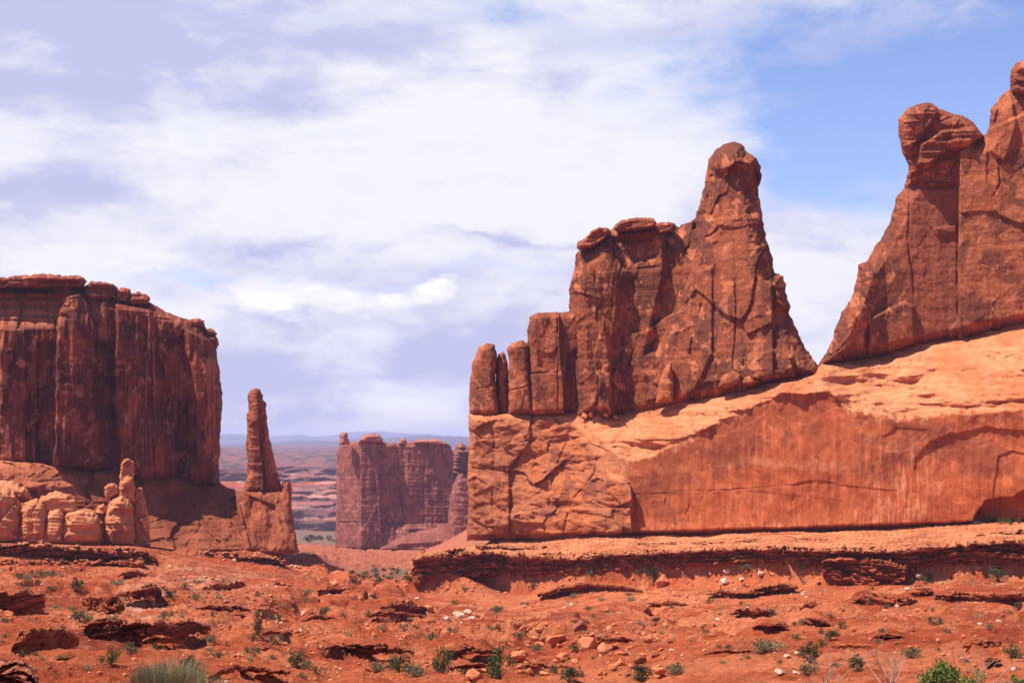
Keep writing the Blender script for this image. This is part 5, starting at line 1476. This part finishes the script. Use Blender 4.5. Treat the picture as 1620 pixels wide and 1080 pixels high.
GSH = 'desert shrubs on the slopes'
for px, py, w, kd, tall, lab in [
        (175, 1049, 28, 'green', 1.0, 'round green shrub alone on the lower left slope'), (632, 1062, 30, 'green', 1.1, 'dark green shrub in the row at bottom centre, left of the tallest'), (700, 1064, 30, 'green', 1.7, 'tall narrow green shrub at bottom centre'),
        (790, 1074, 40, 'green', 1.5, 'biggest green shrub at bottom centre, beside orange boulders'), (735, 1066, 26, 'sage', 1.1, 'grey shrub between the two tallest bottom centre shrubs'), (600, 1062, 26, 'sage', 1.0, 'grey bush at the left end of the bottom centre row'),
        (660, 1070, 32, 'sage', 0.9, 'low grey bush below the bottom centre row'), (835, 1062, 16, 'sage', 1.4, 'thin shrub sprouting among orange boulders'), (850, 1030, 18, 'sage', 1.1, 'shrub in the middle of the boulder heap'),
        (908, 1030, 14, 'green', 1.2, 'small green shrub right of the boulder heap'), (1010, 1076, 34, 'dark', 0.9, 'dark round shrub on the bottom edge right of centre'), (900, 1078, 40, 'dark', 0.8, 'wide dark shrub on the bottom edge left of the round one'),
        (1070, 1066, 28, 'sage', 1.0, 'grey shrub near the bottom edge, right of the dark round one'), (1034, 918, 20, 'dark', 1.3, 'dark shrub left of the leaning orange slab'), (1210, 1032, 44, 'sage', 0.8, 'wide grey green shrub in the middle of the lower right slope'),
        (1314, 1012, 24, 'dark', 0.9, 'dark shrub high on the lower right slope'), (1284, 1048, 34, 'dark', 1.0, 'upper dark shrub of the pair behind the bare twigs'), (1276, 1066, 28, 'sage', 1.0, 'lower shrub of the pair behind the bare twigs'),
        (1358, 1060, 26, 'dark', 1.0, 'dark shrub right of the bare twigs'), (1270, 902, 18, 'sage', 1.2, 'grey shrub against the ledge below the right rim'), (1182, 900, 20, 'sage', 0.8, 'flat grey shrub above the white stones'),
        (1420, 916, 22, 'sage', 1.0, 'grey shrub left of the white stone below the rim'), (1468, 918, 22, 'sage', 0.9, 'grey shrub right of the white stone below the rim'), (1580, 920, 26, 'dark', 1.0, 'dark shrub below the rim near the right edge'),
        (1572, 906, 14, 'sage', 1.6, 'thin shrub above the dark one near the right edge'), (1480, 988, 20, 'sage', 1.2, 'sparse shrub on the bare right slope'), (936, 910, 18, 'sage', 1.3, 'shrub leaning on the rim left of the leaning slab'),
        (1010, 908, 12, 'sage', 1.0, 'tiny shrub on the rim between two bigger ones'), (120, 936, 20, 'dark', 1.2, 'dark shrub halfway up the left slope'), (186, 926, 20, 'sage', 0.8, 'low shrub under the second broken ledge'),
        (128, 982, 26, 'green', 0.9, 'green shrub above the long overhanging ledge'), (205, 1035, 26, 'sage', 0.9, 'sparse shrub right of the round green one'), (268, 944, 14, 'dark', 1.0, 'dark shrub in the notch at the head of the gully'),
        (407, 1004, 14, 'dark', 2.3, 'little tree-like shrub on the pale wash'), (436, 1018, 20, 'sage', 1.4, 'grey shrub right of the little tree-like one'), (472, 1056, 28, 'green', 1.3, 'green shrub on the lower slope left of centre'),
        (398, 1036, 22, 'sage', 1.1, 'grey shrub below the little tree-like one'), (345, 1040, 14, 'green', 1.0, 'small green shrub above the curved slab ledge'), (332, 1014, 18, 'sage', 1.0, 'grey shrub right of the long overhanging ledge'),
        (300, 1060, 26, 'dark', 0.9, 'dark shrub behind the pale bottom bush'), (515, 968, 14, 'sage', 1.2, 'shrub on the slope below the gap'), (584, 976, 16, 'sage', 1.1, 'grey shrub at the foot of the gap'),
        (820, 1010, 14, 'green', 1.0, 'small green shrub on bare soil left of the boulder heap'), (682, 1012, 16, 'sage', 1.2, 'shrub below the white stone cluster'), (785, 968, 20, 'sage', 0.9, 'flat shrub right of the white stone cluster'),
        (1395, 1000, 12, 'sage', 1.0, 'small shrub above the dark shrub right of the twigs'), (1222, 974, 14, 'dark', 0.9, 'small dark shrub in the middle of the right slope'), (1600, 1040, 26, 'green', 1.0, 'green shrub near the lower right corner'),
        (1440, 1040, 30, 'sage', 0.9, 'sagebrush behind the bare twigs left of the green bush'), (1612, 964, 14, 'dark', 1.0, 'dark shrub at the right edge')]:
    shrub(px, py, w, kd, lab, GSH, tall)
for (xa, xb), (ya, yb), n, (sa, sb), kinds, lab, grp in [
        ((1080, 1610), (900, 1060), 46, (6, 13), ('sage', 'sage', 'tuft', 'green'), 'tiny shrub dotted over the right slope', 'tiny shrubs on the right slope'),
        ((560, 1080), (930, 1070), 34, (6, 13), ('sage', 'sage', 'tuft', 'green'), 'tiny shrub dotted over the middle slope', 'tiny shrubs on the middle slope'),
        ((230, 560), (930, 1070), 44, (6, 14), ('sage', 'tuft', 'green'), 'tiny shrub in the gully left of centre', 'tiny shrubs in the gully'),
        ((0, 320), (915, 1060), 40, (7, 15), ('sage', 'tuft', 'sage'), 'tiny shrub dotted over the left slope', 'tiny shrubs on the left slope'),
        ((556, 650), (902, 922), 34, (5, 11), ('dark', 'dark', 'sage'), 'small dark shrub on the flat in the gap', 'shrubs on the flat in the gap'),
        ((1545, 1620), (822, 830), 12, (8, 14), ('green',), 'green shrub under the hollow at the foot of the right cliff', 'shrubs under the cliff hollow'),
        ((484, 532), (852, 858), 14, (4, 9), ('dark',), 'far dark shrub on the sage flat left of the far butte', 'shrubs on the far flat'),
        ((20, 110), (905, 925), 8, (8, 16), ('sage', 'tuft'), 'pale shrub under the ledges at the left edge', 'pale shrubs under the left ledges')]:
    for _ in range(n):
        shrub(rng.uniform(xa, xb), rng.uniform(ya, yb), rng.uniform(sa, sb), rng.choice(kinds), lab, grp, rng.uniform(0.7, 1.3), parts=False)



def build_dry_grass():
    r = np.random.RandomState(31)
    Vs = []
    for _ in range(2600):
        px, py = r.uniform(-20, 1640), r.uniform(900, 1080)
        p = hit(px, py)
        if p.y > 430 or float(perlin(p.x / 14, p.y / 20, 0, 81)) < r.uniform(-0.1, 0.5):
            continue
        h = r.uniform(2.0, 6.5) / F_PX * p.y * (1.0 if p.y > 90 else 0.7)
        n = 14
        b = np.array([p.x, p.y, gz(p.x, p.y)]) + r.normal(size=(n, 3)) * np.array([0.55, 0.55, 0]) * h
        d = r.normal(size=(n, 3)) * 0.45 + np.array([0, 0, 1.0])
        u = rand_dir(r, n); u[:, 2] *= 0.2
        Vs.append(quads(b, d / np.linalg.norm(d, axis=1, keepdims=True), u, h * r.uniform(0.5, 1.1, (n, 1)), 0.16 * h).reshape(-1, 3))
    V = np.concatenate(Vs)
    tag(link('dry_grass', np_mesh('dry_grass', V, np.arange(len(V)).reshape(-1, 4), None, M_PALE, smooth=False)), 'sparse dry grass over the red slopes', 'grass', None, 'stuff')


build_dry_grass()

# near plants along the bottom edge


def near_plant(name, px, py, D, label, cat):
    x = (px - CX) / F_PX * D
    o = thing(name, (x, D, (HY - py) / F_PX * D), label, cat)
    return o


def build_near():
    # bright green leafy bush
    b = near_plant('leafy_bush', 1502, 1094, 33, 'fresh green leafy bush on the bottom edge, lower right', 'bush')
    fm, cc = foliage_mesh('foliage', 401, 4200, M_FRESH, 0.075, 26, 0.75, 0.5)
    f = link('foliage', fm, b)
    f.scale = (0.66, 0.6, 0.66)
    s = link('stem', stem_mesh('stem', 402, cc, M_TWIG, 0.016), b)
    s.scale = f.scale
    b2 = near_plant('leafy_bush', 1600, 1100, 31, 'small fresh green bush in the lower right corner', 'bush')
    fm2, cc2 = foliage_mesh('foliage', 403, 900, M_FRESH, 0.12, 12, 0.9, 0.5)
    f = link('foliage', fm2, b2); f.scale = (0.3, 0.3, 0.42)
    s = link('stem', stem_mesh('stem', 404, cc2, M_TWIG, 0.016), b2); s.scale = f.scale

    def twigs(seed, n, h, spread):
        r = np.random.RandomState(seed)
        paths = []

        def grow(p, d, L, R, lev):
            m = 7
            P = [p]
            for _ in range(m - 1):
                d = d + r.normal(size=3) * 0.11 + np.array([0, 0, 0.02])
                d = d / np.linalg.norm(d)
                P.append(P[-1] + d * L / (m - 1))
            P = np.array(P)
            paths.append((P, np.linspace(R, R * 0.4, m)))
            if lev:
                for q in range(r.randint(2, 5)):
                    i = r.randint(2, m)
                    e = d + r.normal(size=3) * 0.55
                    e[2] = abs(e[2]) * 0.8 + 0.2
                    grow(P[i], e / np.linalg.norm(e), L * r.uniform(0.3, 0.6), R * 0.5, lev - 1)
        for _ in range(n):
            d = np.array([r.normal() * spread, r.normal() * spread, 1.0])
            grow(np.array([r.normal() * 0.08, r.normal() * 0.08, 0.0]), d / np.linalg.norm(d), h * r.uniform(0.6, 1.0), 0.012, 2)
        return tubes('branches', paths, M_TWIG, 4)
    for i, (px, py, D, n, h, sp, lab) in enumerate([(1405, 1096, 32, 6, 1.15, 0.4, 'bare pale twigs rising left of the green leafy bush'), (1548, 1092, 33, 5, 0.95, 0.45, 'bare twigs standing behind the right side of the green bush'),
                                                   (1300, 1094, 34, 6, 0.75, 0.75, 'leaning bare twigs on the bottom edge before the dark shrubs')]):
        b = near_plant('bare_bush', px, py, D, lab, 'dead bush')
        link('branches', twigs(420 + i, n, h, sp), b)
    # pale grassy bush bottom left
    b = near_plant('grassy_bush', 268, 1092, 30, 'pale grey green grassy bush on the bottom edge, left', 'bush')
    for i, (m, n, h, w) in enumerate(((M_SAGE, 1300, 0.62, 0.006), (M_PALE, 2000, 0.68, 0.006), (M_GREEN, 250, 0.5, 0.006))):
        g = grass_mesh('blades', 430 + i, n, m, h, 0.66, w)
        link('blades', g, b)
    b = near_plant('grassy_bush', 330, 1098, 29, 'dry straw coloured grass clump right of the pale bush', 'grass')
    link('blades', grass_mesh('blades', 440, 500, M_DRY, 0.42, 0.3, 0.005), b)
    b = near_plant('grassy_bush', 215, 1100, 30, 'low grey grass clump left of the pale bush', 'grass')
    link('blades', grass_mesh('blades', 441, 500, M_SAGE, 0.42, 0.35, 0.006), b)


build_near()

# ------------------------------------------------------------------ haze


def build_haze():
    bm = bmesh.new()
    bmesh.ops.create_cube(bm, size=1.0)
    me = bpy.data.meshes.new('haze')
    zb, zt = float(GZ.min()) - 30.0, 135.0
    for v in bm.verts:
        v.co = Vector((v.co.x * 60000, v.co.y * 60000, zb if v.co.z < 0 else zt))
    bm.to_mesh(me)
    bm.free()
    m = bpy.data.materials.new('haze_air')
    m.use_nodes = True
    t = m.node_tree
    t.nodes.clear()
    out = t.nodes.new('ShaderNodeOutputMaterial')
    pv = t.nodes.new('ShaderNodeVolumePrincipled')
    pv.inputs['Color'].default_value = (0.62, 0.68, 1.0, 1)
    pv.inputs['Density'].default_value = HAZE
    pv.inputs['Anisotropy'].default_value = 0.0
    t.links.new(pv.outputs[0], out.inputs['Volume'])
    me.materials.append(m)
    tag(link('haze', me), 'thin bluish haze in the air', None, None, 'stuff')


HAZE = 0.000065
build_haze()
